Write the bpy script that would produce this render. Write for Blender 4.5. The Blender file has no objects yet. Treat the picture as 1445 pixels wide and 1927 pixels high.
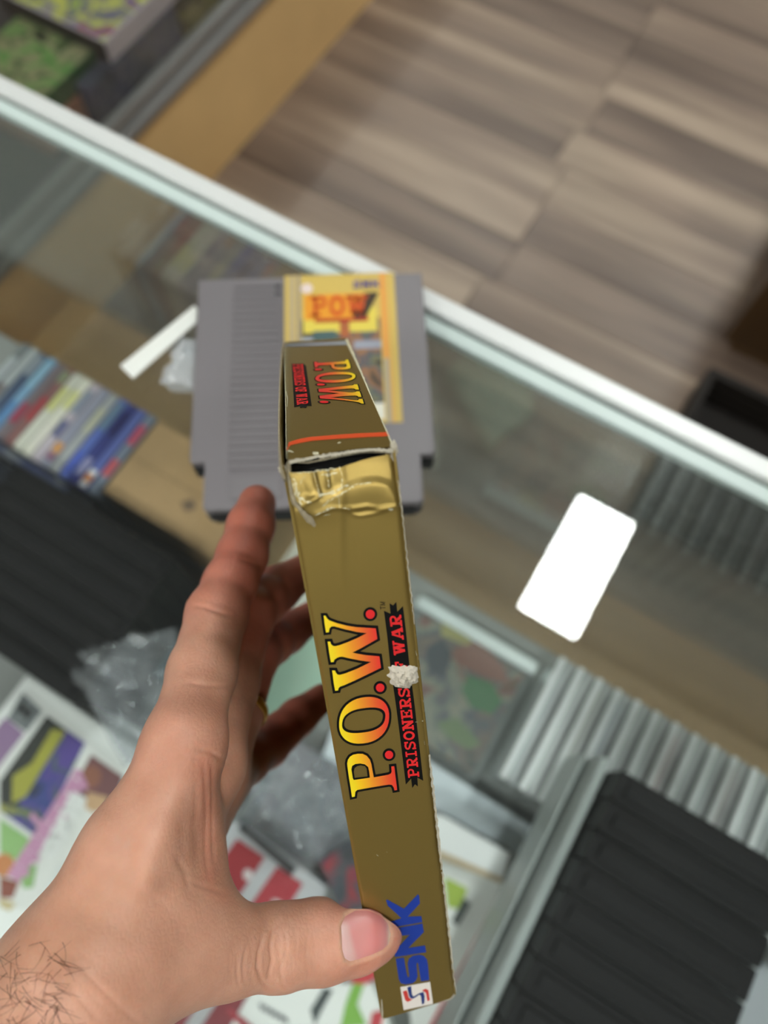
import bpy, bmesh, math, random
import numpy as np
from mathutils import Vector, Matrix
from mathutils.geometry import tessellate_polygon

# ---------------------------------------------------------------- camera, world, light, exposure
SC = bpy.context.scene
COL = SC.collection
GZ = 0.95                                    # top of the counter glass
F = 1392.0                                   # focal length for a 1445 x 1927 frame
PPX, PPY = 722.5, 963.5
RC = np.array([[0.8568224, 0.5155518, 0.00785599],
               [0.48549492, -0.80155102, -0.34901383],
               [-0.17363773, 0.30285691, -0.93708464]])
CAM = np.array([0.0, 0.0, GZ + 0.34582])
cd = bpy.data.cameras.new('camera')
cam = bpy.data.objects.new('camera', cd); COL.objects.link(cam)
cd.sensor_fit = 'VERTICAL'; cd.sensor_height = 36.0; cd.sensor_width = 27.0
cd.lens = F / 1927 * 36.0
cd.clip_start = 0.01
cd.dof.use_dof = True; cd.dof.focus_distance = 0.172; cd.dof.aperture_fstop = 8.6
cam.matrix_world = Matrix(((RC[0][0], -RC[1][0], -RC[2][0], CAM[0]),
                           (RC[0][1], -RC[1][1], -RC[2][1], CAM[1]),
                           (RC[0][2], -RC[1][2], -RC[2][2], CAM[2]), (0, 0, 0, 1)))
SC.camera = cam
SC.view_settings.view_transform = 'Standard'
SC.view_settings.look = 'None'
SC.view_settings.gamma = 1.0
SC.view_settings.use_curve_mapping = False
SC.view_settings.exposure = 0.0
SC.cycles.max_bounces = 10; SC.cycles.transparent_max_bounces = 24
SC.cycles.caustics_reflective = False; SC.cycles.caustics_refractive = False
wd = bpy.data.worlds.new('world'); SC.world = wd; wd.use_nodes = True
wd.node_tree.nodes['Background'].inputs[0].default_value = (0.9, 0.95, 1, 1)
wd.node_tree.nodes['Background'].inputs[1].default_value = 0.2
CEIL = 3.6
LAMP_E = 78.0
LAMPS = [(0.265, 1.18), (2.0, -1.75), (0.265, -1.75), (-1.47, -1.75), (-3.2, -1.75), (0.265, 3.9), (2.0, 3.9), (-1.47, 3.9), (-3.2, 3.9)]  # second one unseen, added to brighten the gold spine by its reflection

# ---------------------------------------------------------------- helpers
random.seed(4)
def lin(r, g, b, a=1.0):
    f = lambda c: (c/255/12.92) if c/255 <= 0.04045 else ((c/255+0.055)/1.055)**2.4
    return (f(r), f(g), f(b), a)
def ray(px, py):
    return np.array([(px-PPX)/F, (py-PPY)/F, 1.0]) @ RC
def pt(px, py, d):                            # pixel and depth in metres -> world
    return CAM + ray(px, py)*d
def onz(px, py, z):                           # pixel -> world point on a level plane
    d = ray(px, py); return CAM + d*((z-CAM[2])/d[2])
def c2w(p):                                   # camera-space millimetres -> world metres
    return np.asarray(p, float)*0.001 @ RC + CAM
def w2c(p):
    return (np.asarray(p, float)-CAM) @ RC.T * 1000
def onplane(px, py, p0, n):
    d = ray(px, py); return CAM + d*(np.dot(p0-CAM, n)/np.dot(d, n))

MATS = {}
def mat(name, col, rough=0.5, metal=0.0, spec=0.5, noise=0.0, nscale=40.0, bump=0.0, bscale=200.0, emit=None, es=0.0, sheen=None, coat=0.0):
    if name in MATS: return MATS[name]
    m = bpy.data.materials.new(name); m.use_nodes = True
    nt = m.node_tree; b = nt.nodes['Principled BSDF']
    b.inputs['Base Color'].default_value = col
    b.inputs['Roughness'].default_value = rough; b.inputs['Metallic'].default_value = metal
    b.inputs['Specular IOR Level'].default_value = spec
    if coat: b.inputs['Coat Weight'].default_value = coat; b.inputs['Coat Roughness'].default_value = 0.12
    if emit: b.inputs['Emission Color'].default_value = emit; b.inputs['Emission Strength'].default_value = es
    tc = nt.nodes.new('ShaderNodeTexCoord')
    if noise:
        n = nt.nodes.new('ShaderNodeTexNoise'); n.inputs['Scale'].default_value = nscale; n.inputs['Detail'].default_value = 6
        nt.links.new(tc.outputs['Object'], n.inputs['Vector'])
        mx = nt.nodes.new('ShaderNodeMix'); mx.data_type = 'RGBA'; mx.blend_type = 'MULTIPLY'; mx.inputs[0].default_value = noise
        mx.inputs[6].default_value = col
        cr = nt.nodes.new('ShaderNodeValToRGB'); cr.color_ramp.elements[0].position = 0.3; cr.color_ramp.elements[1].position = 0.7
        cr.color_ramp.elements[0].color = (0.35, 0.35, 0.35, 1); cr.color_ramp.elements[1].color = (1.25, 1.25, 1.25, 1)
        nt.links.new(n.outputs['Fac'], cr.inputs[0]); nt.links.new(cr.outputs[0], mx.inputs[7]); nt.links.new(mx.outputs[2], b.inputs['Base Color'])
    if bump:
        n2 = nt.nodes.new('ShaderNodeTexNoise'); n2.inputs['Scale'].default_value = bscale; n2.inputs['Detail'].default_value = 4
        nt.links.new(tc.outputs['Object'], n2.inputs['Vector'])
        bp = nt.nodes.new('ShaderNodeBump'); bp.inputs['Strength'].default_value = bump; bp.inputs['Distance'].default_value = 0.0004
        nt.links.new(n2.outputs['Fac'], bp.inputs['Height']); nt.links.new(bp.outputs[0], b.inputs['Normal'])
    MATS[name] = m; return m
def glassmat(name, tint, haze=0.0, ior=1.5, rough=0.0, hazecol=(0.8, 0.85, 0.85, 1), bump=0.0, bscale=30.0):
    """thin clear sheet: passes light, mirrors by Fresnel, with a little surface haze"""
    if name in MATS: return MATS[name]
    m = bpy.data.materials.new(name); m.use_nodes = True; nt = m.node_tree
    for n in list(nt.nodes): nt.nodes.remove(n)
    out = nt.nodes.new('ShaderNodeOutputMaterial'); tr = nt.nodes.new('ShaderNodeBsdfTransparent'); gl = nt.nodes.new('ShaderNodeBsdfGlossy')
    tr.inputs[0].default_value = tint; gl.inputs['Roughness'].default_value = rough; gl.inputs[0].default_value = (1, 1, 1, 1)
    fr = nt.nodes.new('ShaderNodeFresnel'); geo = nt.nodes.new('ShaderNodeNewGeometry')
    io = nt.nodes.new('ShaderNodeMapRange'); io.inputs['To Min'].default_value = ior; io.inputs['To Max'].default_value = 1.0/ior   # same mirror on both faces of the thin sheet
    nt.links.new(geo.outputs['Backfacing'], io.inputs['Value']); nt.links.new(io.outputs['Result'], fr.inputs[0])
    mx = nt.nodes.new('ShaderNodeMixShader'); nt.links.new(fr.outputs[0], mx.inputs[0])
    base = tr
    if haze:
        df = nt.nodes.new('ShaderNodeBsdfDiffuse'); df.inputs[0].default_value = hazecol
        m2 = nt.nodes.new('ShaderNodeMixShader'); m2.inputs[0].default_value = haze
        nt.links.new(tr.outputs[0], m2.inputs[1]); nt.links.new(df.outputs[0], m2.inputs[2]); base = m2
    if bump:
        tc = nt.nodes.new('ShaderNodeTexCoord'); n2 = nt.nodes.new('ShaderNodeTexNoise'); n2.inputs['Scale'].default_value = bscale
        nt.links.new(tc.outputs['Object'], n2.inputs['Vector'])
        bp = nt.nodes.new('ShaderNodeBump'); bp.inputs['Strength'].default_value = bump; bp.inputs['Distance'].default_value = 0.003
        nt.links.new(n2.outputs['Fac'], bp.inputs['Height']); nt.links.new(bp.outputs[0], gl.inputs['Normal']); nt.links.new(bp.outputs[0], fr.inputs['Normal'])
    nt.links.new(base.outputs[0], mx.inputs[1]); nt.links.new(gl.outputs[0], mx.inputs[2]); nt.links.new(mx.outputs[0], out.inputs[0])
    MATS[name] = m; return m
def attrmat(name, rough=0.5, metal=0.0, bump=0.0, bscale=300.0, coat=0.0):
    """colour from the mesh's own 'Col' attribute (print, worn paper)"""
    m = mat(name, (1, 1, 1, 1), rough, metal, bump=bump, bscale=bscale, coat=coat)
    nt = m.node_tree
    if not any(n.type == 'ATTRIBUTE' for n in nt.nodes):
        a = nt.nodes.new('ShaderNodeAttribute'); a.attribute_name = 'Col'
        nt.links.new(a.outputs['Color'], nt.nodes['Principled BSDF'].inputs['Base Color'])
    return m
def tag(o, label=None, cat=None, group=None, kind=None):
    if label: o['label'] = label
    if cat: o['category'] = cat
    if group: o['group'] = group
    if kind: o['kind'] = kind
    return o
def thing(name, loc, label, cat, group=None, rotz=0.0):
    o = bpy.data.objects.new(name, None); COL.objects.link(o)
    o.location = loc; o.rotation_euler = (0, 0, rotz); o.empty_display_size = 0.02
    return tag(o, label, cat, group)
def link(name, me, m=None, parent=None, world=False, label=None, kind=None):
    """world=True: vertices are given in world space under a parent that stands unrotated at its location"""
    o = bpy.data.objects.new(name, me); COL.objects.link(o)
    if m is not None and len(me.materials) == 0: me.materials.append(m)
    if parent is not None:
        o.parent = parent
        if world:
            q = parent; off = Vector((0, 0, 0))
            while q is not None: off += Vector(q.location); q = q.parent
            me.transform(Matrix.Translation(-off))
    if label: o['label'] = label
    if kind: o['kind'] = kind
    return o
def me_from(verts, faces, smooth=False, name='mesh'):
    me = bpy.data.meshes.new(name); me.from_pydata([tuple(map(float, v)) for v in verts], [], [list(map(int, f)) for f in faces]); me.update()
    if smooth: me.shade_smooth()
    return me
def fixn(me):
    bm = bmesh.new(); bm.from_mesh(me); bmesh.ops.recalc_face_normals(bm, faces=bm.faces); bm.to_mesh(me); bm.free(); return me
class MB:
    """collects simple solids into one mesh"""
    def __init__(s): s.bm = bmesh.new()
    def box(s, x0, x1, y0, y1, z0, z1, bev=0.0, seg=2, rz=0.0, piv=None):
        ret = bmesh.ops.create_cube(s.bm, size=1.0); vs = ret['verts']
        for v in vs:
            v.co = Vector(((x0+x1)/2+v.co.x*(x1-x0), (y0+y1)/2+v.co.y*(y1-y0), (z0+z1)/2+v.co.z*(z1-z0)))
        if rz:
            p = Vector(piv) if piv is not None else Vector(((x0+x1)/2, (y0+y1)/2, 0)); bmesh.ops.rotate(s.bm, verts=vs, cent=p, matrix=Matrix.Rotation(rz, 3, 'Z'))
        if bev:
            es = list({e for v in vs for e in v.link_edges})
            bmesh.ops.bevel(s.bm, geom=es, offset=bev, segments=seg, affect='EDGES', profile=0.5)
        return s
    def prism(s, poly, z0, z1, bev=0.0, seg=2):
        n = len(poly)
        lo = [s.bm.verts.new((p[0], p[1], z0)) for p in poly]; hi = [s.bm.verts.new((p[0], p[1], z1)) for p in poly]
        fs = [s.bm.faces.new(hi), s.bm.faces.new(lo[::-1])]
        for i in range(n): fs.append(s.bm.faces.new((lo[i], lo[(i+1) % n], hi[(i+1) % n], hi[i])))
        bmesh.ops.recalc_face_normals(s.bm, faces=fs)
        if bev:
            es = [e for e in fs[0].edges]+[e for e in fs[1].edges]
            bmesh.ops.bevel(s.bm, geom=es, offset=bev, segments=seg, affect='EDGES', profile=0.5)
        return s
    def tube(s, pts, r, n=8):
        pts = [Vector(p) for p in pts]; rings = []
        for i, p in enumerate(pts):
            d = (pts[min(i+1, len(pts)-1)]-pts[max(i-1, 0)]).normalized()
            u = d.cross(Vector((0.3, 0.2, 1))).normalized(); w = d.cross(u); rr = r[i] if hasattr(r, '__len__') else r
            rings.append([s.bm.verts.new(p+(u*math.cos(a*2*math.pi/n)+w*math.sin(a*2*math.pi/n))*rr) for a in range(n)])
        for a, b in zip(rings, rings[1:]):
            for j in range(n): s.bm.faces.new((a[j], a[(j+1) % n], b[(j+1) % n], b[j]))
        s.bm.faces.new(rings[0][::-1]); s.bm.faces.new(rings[-1])
        return s
    def mesh(s, smooth=False):
        me = bpy.data.meshes.new('mesh'); s.bm.to_mesh(me); s.bm.free()
        if smooth: me.shade_smooth()
        return me
    def build(s, name, m, parent=None, world=False, smooth=False, label=None, kind=None):
        me = s.mesh(smooth)
        if smooth:
            try: me.set_sharp_from_angle(angle=math.radians(40))
            except Exception: pass
        return link(name, me, m, parent, world, label, kind)
def dup(root, loc, rotz=None, label=None, group=None):
    r = root.copy(); COL.objects.link(r); r.location = loc
    if rotz is not None: r.rotation_euler = (0, 0, rotz)
    if label: r['label'] = label
    if group: r['group'] = group
    for ch in list(root.children):
        c = ch.copy(); COL.objects.link(c); c.parent = r
        for g in list(ch.children):
            d = g.copy(); COL.objects.link(d); d.parent = c
    return r
def setcol(me, cols):
    a = me.color_attributes.new('Col', 'FLOAT_COLOR', 'POINT')
    a.data.foreach_set('color', np.asarray(cols, dtype=np.float32).ravel())
def offset_poly(P, d):
    """grow a polygon outwards by d"""
    P = np.asarray(P, float); n = len(P)
    area = 0.5*sum(P[i][0]*P[(i+1) % n][1]-P[(i+1) % n][0]*P[i][1] for i in range(n))
    sg = 1 if area > 0 else -1; Q = []
    for i in range(n):
        a = P[i]-P[i-1]; b = P[(i+1) % n]-P[i]; a = a/np.linalg.norm(a); b = b/np.linalg.norm(b)
        na = np.array([a[1], -a[0]])*sg; nb = np.array([b[1], -b[0]])*sg
        m = na+nb; l = np.dot(m, m)
        m = m*(2.0/max(l, 0.35)) if l > 1e-9 else na
        ln = np.linalg.norm(m)
        cross = (a[0]*b[1]-a[1]*b[0])*sg
        lim = 1.5 if cross > 0 else 3.5
        if ln > lim: m = m*(lim/ln)
        Q.append(P[i]+m*d)
    return np.array(Q)
def tess(outer, holes=()):
    loops = [[Vector((p[0], p[1], 0)) for p in L] for L in [outer]+list(holes)]
    tri = tessellate_polygon(loops)
    V = np.array([p for L in [outer]+list(holes) for p in L], float)
    return V, [tuple(t) for t in tri]
def join_flat(parts):
    V = []; Fc = []
    for v, f in parts:
        o = len(V); V += [tuple(p) for p in v]; Fc += [tuple(i+o for i in t) for t in f]
    return np.array(V), Fc
def ell(cx, cy, rx, ry, n=28, rot=0.0, ex=2.0):
    out = []
    for i in range(n):
        t = 2*math.pi*i/n; c, s = math.cos(t), math.sin(t)
        x = rx*math.copysign(abs(c)**(2/ex), c); y = ry*math.copysign(abs(s)**(2/ex), s)
        out.append((cx+x*math.cos(rot)-y*math.sin(rot), cy+x*math.sin(rot)+y*math.cos(rot)))
    return out
# slab-serif letters as closed outlines on a 1 x 1 cell (x right, y up), drawn as bars
def bars(ch):
    t = 0.2; h = 0.16
    def seg(x0, y0, x1, y1, w):
        d = np.array([x1-x0, y1-y0]); d /= np.linalg.norm(d); n = np.array([-d[1], d[0]])*w/2
        a = np.array([x0, y0]); b = np.array([x1, y1]); return [a+n, a-n, b-n, b+n]
    R = lambda x0, y0, x1, y1: [(x0, y0), (x1, y0), (x1, y1), (x0, y1)]
    def arc(cx, cy, rx, ry, w, a0, a1, n=10):
        qs = []
        for i in range(n):
            p, q = [math.radians(a0+(a1-a0)*(i+k)/n) for k in (0, 1)]
            qs.append([(cx+(rx-w/2)*math.cos(p), cy+(ry-w/2)*math.sin(p)), (cx+(rx+w/2)*math.cos(p), cy+(ry+w/2)*math.sin(p)),
                       (cx+(rx+w/2)*math.cos(q), cy+(ry+w/2)*math.sin(q)), (cx+(rx-w/2)*math.cos(q), cy+(ry-w/2)*math.sin(q))])
        return qs
    if ch == 'I': return [R(.38, 0, .62, 1), R(.1, 0, .9, h), R(.1, 1-h, .9, 1)], 0.72
    if ch in 'PR':
        o = [R(.16, 0, .38, 1), R(0, 0, .56, h), R(0, 1-h, .6, 1), R(.3, .42, .6, .42+h)] + arc(.6, .71, .24, .21, t*.85, -90, 90)
        if ch == 'R': o += [seg(.5, .46, .82, .06, .22), R(.72, 0, 1, h)]
        return o, 1.05
    if ch == 'S':
        return arc(.5, .73, .33, .19, t*.9, 30, 270) + arc(.5, .29, .33, .2, t*.9, -150, 90) + [R(.76, .66, .94, 1), R(.06, 0, .24, .34)], 1.0
    if ch == 'O': return arc(.5, .5, .37, .4, .21, 0, 360, 20), 1.0
    if ch == 'N': return [R(.14, 0, .32, 1), R(.7, 0, .88, 1), seg(.2, .95, .8, .05, .26), R(0, 0, .46, h), R(0, 1-h, .36, 1), R(.58, 1-h, 1, 1)], 1.12
    if ch == 'E': return [R(.14, 0, .36, 1), R(0, 0, .92, h), R(0, 1-h, .92, 1), R(.3, .43, .7, .57), R(.76, 0, .92, .34), R(.76, .66, .92, 1), R(.6, .32, .72, .68)], 1.0
    if ch == 'F': return [R(.14, 0, .36, 1), R(0, 0, .52, h), R(0, 1-h, .92, 1), R(.3, .43, .7, .57), R(.76, .66, .92, 1), R(.6, .32, .72, .68)], 1.0
    if ch == 'W':
        return [seg(.16, .95, .33, .02, .2), seg(.33, .02, .5, .9, .14), seg(.5, .9, .67, .02, .2), seg(.67, .02, .84, .95, .14), R(0, 1-h, .34, 1), R(.36, 1-h, .64, 1), R(.68, 1-h, 1, 1)], 1.35
    if ch == 'A': return [seg(.16, .05, .46, .96, .16), seg(.54, .96, .84, .05, .24), R(.26, .26, .74, .4), R(0, 0, .36, h), R(.6, 0, 1, h)], 1.15
    if ch == 'M': return [R(.1, 0, .22, 1), R(.78, 0, .9, 1), seg(.14, .98, .5, .1, .13), seg(.5, .1, .86, .98, .13)], 1.0
    if ch == 'T': return [R(.42, 0, .58, 1), R(.05, .86, .95, 1)], 0.9
    return [], 0.45
def textquads(s):
    """list of convex pieces in text space: x 0..1 along the line, y 0..1 cap height"""
    out = []; x = 0.0; tot = sum(bars(c)[1] for c in s)
    for c in s:
        b, w = bars(c)
        for q in b: out.append([((x+p[0]*w*0.94)/tot, p[1]) for p in q])
        x += w
    return out
def quadmap(A, B, Cc, D):
    """A start-base, B end-base, Cc end-cap, D start-cap as world points"""
    A, B, Cc, D = map(np.asarray, (A, B, Cc, D))
    return lambda s, h: (A*(1-s)+B*s)*(1-h)+(D*(1-s)+Cc*s)*h
def flat_from_polys(polys, fn):
    V = []; Fc = []
    for P in polys:
        v, f = tess(P); o = len(V); V += [fn(p[0], p[1]) for p in v]; Fc += [tuple(i+o for i in t) for t in f]
    return V, Fc

# ---------------------------------------------------------------- room: floor, walls, ceiling
def wood_mat(name, ramp, sx=1.2, sy=26.0, rough=0.42):
    m = bpy.data.materials.new(name); m.use_nodes = True; nt = m.node_tree; b = nt.nodes['Principled BSDF']
    tc = nt.nodes.new('ShaderNodeTexCoord'); oi = nt.nodes.new('ShaderNodeObjectInfo')
    mp = nt.nodes.new('ShaderNodeMapping'); mp.inputs['Scale'].default_value = (sx, sy, 1)
    ad = nt.nodes.new('ShaderNodeVectorMath'); ad.operation = 'MULTIPLY_ADD'
    ad.inputs[1].default_value = (37, 11, 5)
    cmb = nt.nodes.new('ShaderNodeCombineXYZ')
    for i in range(3): nt.links.new(oi.outputs['Random'], cmb.inputs[i])
    nt.links.new(cmb.outputs[0], ad.inputs[0]); nt.links.new(tc.outputs['Object'], mp.inputs[0]); nt.links.new(mp.outputs[0], ad.inputs[2])
    n = nt.nodes.new('ShaderNodeTexNoise'); n.inputs['Scale'].default_value = 1.0; n.inputs['Detail'].default_value = 5; n.inputs['Roughness'].default_value = 0.55
    nt.links.new(ad.outputs[0], n.inputs['Vector'])
    ad2 = nt.nodes.new('ShaderNodeMath'); ad2.operation = 'MULTIPLY_ADD'; ad2.inputs[1].default_value = 0.16; nt.links.new(oi.outputs['Random'], ad2.inputs[0]); nt.links.new(n.outputs['Fac'], ad2.inputs[2])
    cr = nt.nodes.new('ShaderNodeValToRGB'); e = cr.color_ramp.elements
    e[0].position = ramp[0][0]; e[0].color = ramp[0][1]; e[1].position = ramp[-1][0]; e[1].color = ramp[-1][1]
    for p, c in ramp[1:-1]: k = e.new(p); k.color = c
    nt.links.new(ad2.outputs[0], cr.inputs[0]); nt.links.new(cr.outputs[0], b.inputs['Base Color'])
    b.inputs['Roughness'].default_value = rough
    MATS[name] = m; return m
floor_m = wood_mat('floor_wood', [(0.36, lin(92, 74, 63)), (0.50, lin(116, 97, 84)), (0.62, lin(138, 117, 101)), (0.76, lin(172, 150, 130))], sx=0.8, sy=10.0)
XA, XB, YA, YB = -3.6, 3.6, -2.6, 4.6
fl = tag(MB().box(XA, XB, YA, YB, -0.1, -0.006).build('floor', mat('floor_base', lin(92, 78, 70), 0.6)), kind='structure')
PW, PL = 0.1205, 0.92
pm = MB().box(0, PL-0.0012, 0, PW-0.0012, -0.006, 0, bev=0.0008, seg=1).mesh()
for r in range(-6, 24):
    y = 0.987+PW*r
    off = -0.33+random.uniform(-0.03, 0.03)
    for k in (-2, -1, 0, 1):
        p = link('plank', pm, floor_m, fl); p.location = (off+k*PL, y, 0)
wall_m = mat('wall_paint', lin(150, 146, 138), 0.8)
for nm, b in (('wall_left', (XA-0.1, XA, YA, YB)), ('wall_right', (XB, XB+0.1, YA, YB)), ('wall_back', (XA-0.1, XB+0.1, YA-0.1, YA)), ('wall_front', (XA-0.1, XB+0.1, YB, YB+0.1))):
    tag(MB().box(*b, -0.1, CEIL).build(nm, wall_m), kind='structure')
tag(MB().box(XA-0.1, XB+0.1, YA-0.1, YB+0.1, CEIL, CEIL+0.1).build('ceiling', mat('ceiling_paint', lin(124, 124, 121), 0.9)), kind='structure')
dm = mat('lamp_diffuser', (1, 1, 1, 1), 0.4, emit=(0.95, 1.0, 0.97, 1), es=LAMP_E)
whm = mat('white_enamel', lin(225, 228, 228), 0.35)
lx, ly = 0.125, 0.285
for i, (x, y) in enumerate(LAMPS):
    if i == 0:
        lamp0 = thing('ceiling_light', (x, y, CEIL), 'white rectangular panel light on the ceiling', 'light', 'panel lights on the ceiling')
        f = MB()
        f.box(-lx-.02, lx+.02, -ly-.02, -ly, -.03, 0).box(-lx-.02, lx+.02, ly, ly+.02, -.03, 0).box(-lx-.02, -lx, -ly, ly, -.03, 0).box(lx, lx+.02, -ly, ly, -.03, 0)
        f.build('frame', whm, lamp0)
        MB().box(-lx, lx, -ly, ly, -.024, 0).build('diffuser', dm, lamp0)
    else: dup(lamp0, (x, y, CEIL))
# ---------------------------------------------------------------- glass display counter under the camera
def onx(px, py, X):
    d = ray(px, py); return CAM + d*((X-CAM[0])/d[0])
alu = mat('brushed_white_aluminium', lin(226, 226, 224), 0.35, 0.15)
gtop = glassmat('counter_glass', (0.965, 0.975, 0.97, 1), haze=0.008, hazecol=(0.72, 0.75, 0.74, 1))
gpane = glassmat('front_glass', (0.84, 0.86, 0.83, 1), haze=0.035, hazecol=(0.66, 0.68, 0.66, 1))
gedge = mat('glass_edge_green', lin(204, 216, 212), 0.25, spec=0.6)
case = thing('display_case', (0.15, -0.1, 0), 'glass topped display counter with a white metal edge, the cartridge lying on it', 'counter')
CX0, CX1 = -0.93, 1.35
MB().box(CX0, CX1, -0.42, 0.2155, GZ-0.006, GZ).build('glass_top', gtop, case, True)
MB().box(CX0, CX1, 0.2157, 0.2245, GZ-0.006, GZ, 0.0015).build('glass_edge', gedge, case, True, label='pale green polished edge of the glass')
e = MB(); e.box(CX0, CX1, 0.2262, 0.2375, GZ-0.009, GZ+0.003, 0.0015)
MB().box(CX0, CX1, 0.2246, 0.2262, GZ-0.006, GZ-0.0018).build('edge_seal', mat('dark_green_seal', lin(60, 82, 74), 0.5), case, True, label='dark seal between glass and trim')
e.build('edge_trim', alu, case, True, label='white metal edge trim')
MB().box(CX0, CX1, 0.226, 0.231, 0.141, GZ-0.0092).build('front_glass', gpane, case, True)
SZ = GZ-0.344
MB().box(CX0, CX1, -0.40, 0.185, SZ-0.016, SZ-0.0004, 0.002).build('shelf', mat('grey_shelf', lin(150, 153, 150), 0.5), case, True)
b = MB(); b.box(CX0, CX1, -0.40, 0.2375, 0, 0.14); b.build('base_panel', mat('tan_board', lin(238, 198, 138), 0.5, noise=0.12, nscale=6), case, True)
for x in (CX0, CX1-0.02):
    for y in (-0.42, 0.205): MB().box(x, x+0.02, y, y+0.02, 0.14, GZ-0.03).build('corner_post', alu, case, True)

# the second counter, across the corner
case2 = thing('display_case', (-1.25, 1.0, 0), 'second display case with a tan base panel and grey metal frame, by the plank floor', 'counter')
gm = mat('grey_frame_metal', lin(150, 148, 146), 0.4, 0.4)
MB().box(-1.55, -0.977, -0.3, 3.2, 0.0, 0.246).build('base_panel', mat('tan_board', (1, 1, 1, 1)), case2, True, label='tan base panel')
f = MB(); f.box(-1.0, -0.968, -0.3, 3.2, 0.2465, 0.268, 0.003).box(-0.998, -0.979, -0.3, 3.2, 0.268, 0.298, 0.003); f.build('bottom_frame', gm, case2, True)
MB().box(-0.990, -0.985, -0.3, 3.2, 0.298, 0.928).build('front_glass', glassmat('case_pane', (0.95, 0.96, 0.95, 1), haze=0.006), case2, True)
MB().box(-1.55, -1.0, -0.3, 3.2, 0.268, 0.282).build('shelf', mat('dark_shelf', lin(52, 50, 52), 0.6), case2, True)
MB().box(-1.56, -1.55, -0.3, 3.2, 0.0, 0.95).build('back_panel', mat('dark_board', lin(60, 54, 50), 0.7), case2, True)
MB().box(-1.55, -0.96, -0.3, 3.2, 0.93, 0.936).build('top_panel', gtop, case2, True)

# ---------------------------------------------------------------- printed covers: patches of ink on boxes
def blotch(name, cols, scale=18.0, seed=0.0, rough=0.4, sharp=0.16, coat=0.0):
    """abstract printed picture: bands and blobs of the given inks"""
    if name in MATS: return MATS[name]
    m = bpy.data.materials.new(name); m.use_nodes = True; nt = m.node_tree; b = nt.nodes['Principled BSDF']; b.inputs['Roughness'].default_value = rough
    b.inputs['Coat Weight'].default_value = coat
    tc = nt.nodes.new('ShaderNodeTexCoord'); mp = nt.nodes.new('ShaderNodeMapping'); mp.inputs['Location'].default_value = (seed, seed*1.7, seed*0.3)
    n = nt.nodes.new('ShaderNodeTexNoise'); n.inputs['Scale'].default_value = scale; n.inputs['Detail'].default_value = 2.5; n.inputs['Distortion'].default_value = 0.6
    nt.links.new(tc.outputs['Object'], mp.inputs[0]); nt.links.new(mp.outputs[0], n.inputs['Vector'])
    cr = nt.nodes.new('ShaderNodeValToRGB'); e = cr.color_ramp.elements
    k = len(cols)
    for i, c in enumerate(cols):
        p = 0.3+0.4*i/max(1, k-1)
        if i == 0: e[0].position = p; e[0].color = lin(*c)
        elif i == 1: e[1].position = p; e[1].color = lin(*c)
        else: q = e.new(p); q.color = lin(*c)
    nt.links.new(n.outputs['Fac'], cr.inputs[0]); nt.links.new(cr.outputs[0], b.inputs['Base Color'])
    MATS[name] = m; return m
def pmat(r, g, b, rough=0.4): return mat('print_%d_%d_%d' % (r, g, b), lin(r, g, b), rough)
def pxpatch(name, pix, z, m, parent, th=0.0003):
    """flat piece of print whose outline is given where it lies on the level z"""
    P = [onz(x, y, z)[:2] for x, y in pix]
    return MB().prism([tuple(p) for p in P], z-th*0.5, z+th).build(name, m, parent, True)

# things lying in the second case
def flatbox(name, X, y0, y1, zt, zb, depth, side, top, label, cat):
    t = thing(name, (X, (y0+y1)/2, zb), label, cat)
    MB().box(X-depth, X, y0, y1, zb, zt, 0.001).build('carton', side, t, True)
    MB().box(X-depth+0.004, X-0.003, y0+0.003, y1-0.003, zt, zt+0.0006).build('cover_print', top, t, True)
    return t
Zs = 0.2825
flatbox('game_box', -1.036, 0.60, 0.762, Zs+0.05, Zs, 0.17, pmat(188, 130, 104), pmat(150, 110, 90), 'salmon edged flat box under the dark green sided box', 'box')
flatbox('game_box', -1.04, 0.625, 0.768, Zs+0.0885, Zs+0.0512, 0.17, pmat(28, 84, 40), blotch('leafy_print', [(20, 22, 14), (70, 100, 50), (150, 144, 110), (96, 150, 70), (36, 32, 20)], 26, 3.1), 'dark green sided game box with a leafy cover, lying in the second case', 'box')
flatbox('game_box', -1.004, 0.70, 0.945, Zs+0.0745, Zs, 0.03, blotch('navy_print', [(38, 44, 58), (74, 80, 94), (46, 54, 88), (108, 112, 116)], 24, 1.4), pmat(52, 58, 72), 'dark navy box under the lavender sided box', 'box')
t = flatbox('game_box', -1.008, 0.772, 1.06, Zs+0.114, Zs+0.0757, 0.24, pmat(206, 194, 204), blotch('purple_print', [(150, 40, 50), (100, 92, 150), (210, 210, 70), (70, 64, 130), (170, 190, 50)], 22, 7.2), 'lavender sided game box with a purple and yellow cover, in the second case', 'box')
MB().box(-1.246, -1.010, 0.7705, 0.7715, Zs+0.0757, Zs+0.1135).build('end_flap', pmat(18, 15, 15), t, True)
t = flatbox('game_box', -1.05, 0.79, 1.06, Zs+0.0745, Zs, 0.2, pmat(20, 18, 18), pmat(26, 22, 22), 'black box under the back of the lavender sided box', 'box')
flatbox('game_box', -1.004, 0.96, 1.14, Zs+0.045, Zs, 0.03, blotch('olive_print', [(60, 56, 40), (126, 116, 60), (40, 38, 36)], 24, 9.4), pmat(80, 74, 52), 'olive and brown flat box at the front edge of the second case', 'box')
flatbox('game_box', -1.02, 0.30, 0.46, Zs+0.05, Zs, 0.2, pmat(44, 52, 54), blotch('slate_print', [(40, 48, 50), (70, 78, 76), (30, 34, 36)], 16, 2.2), 'slate grey box seen through the counter glass, in the second case', 'box')

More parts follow.
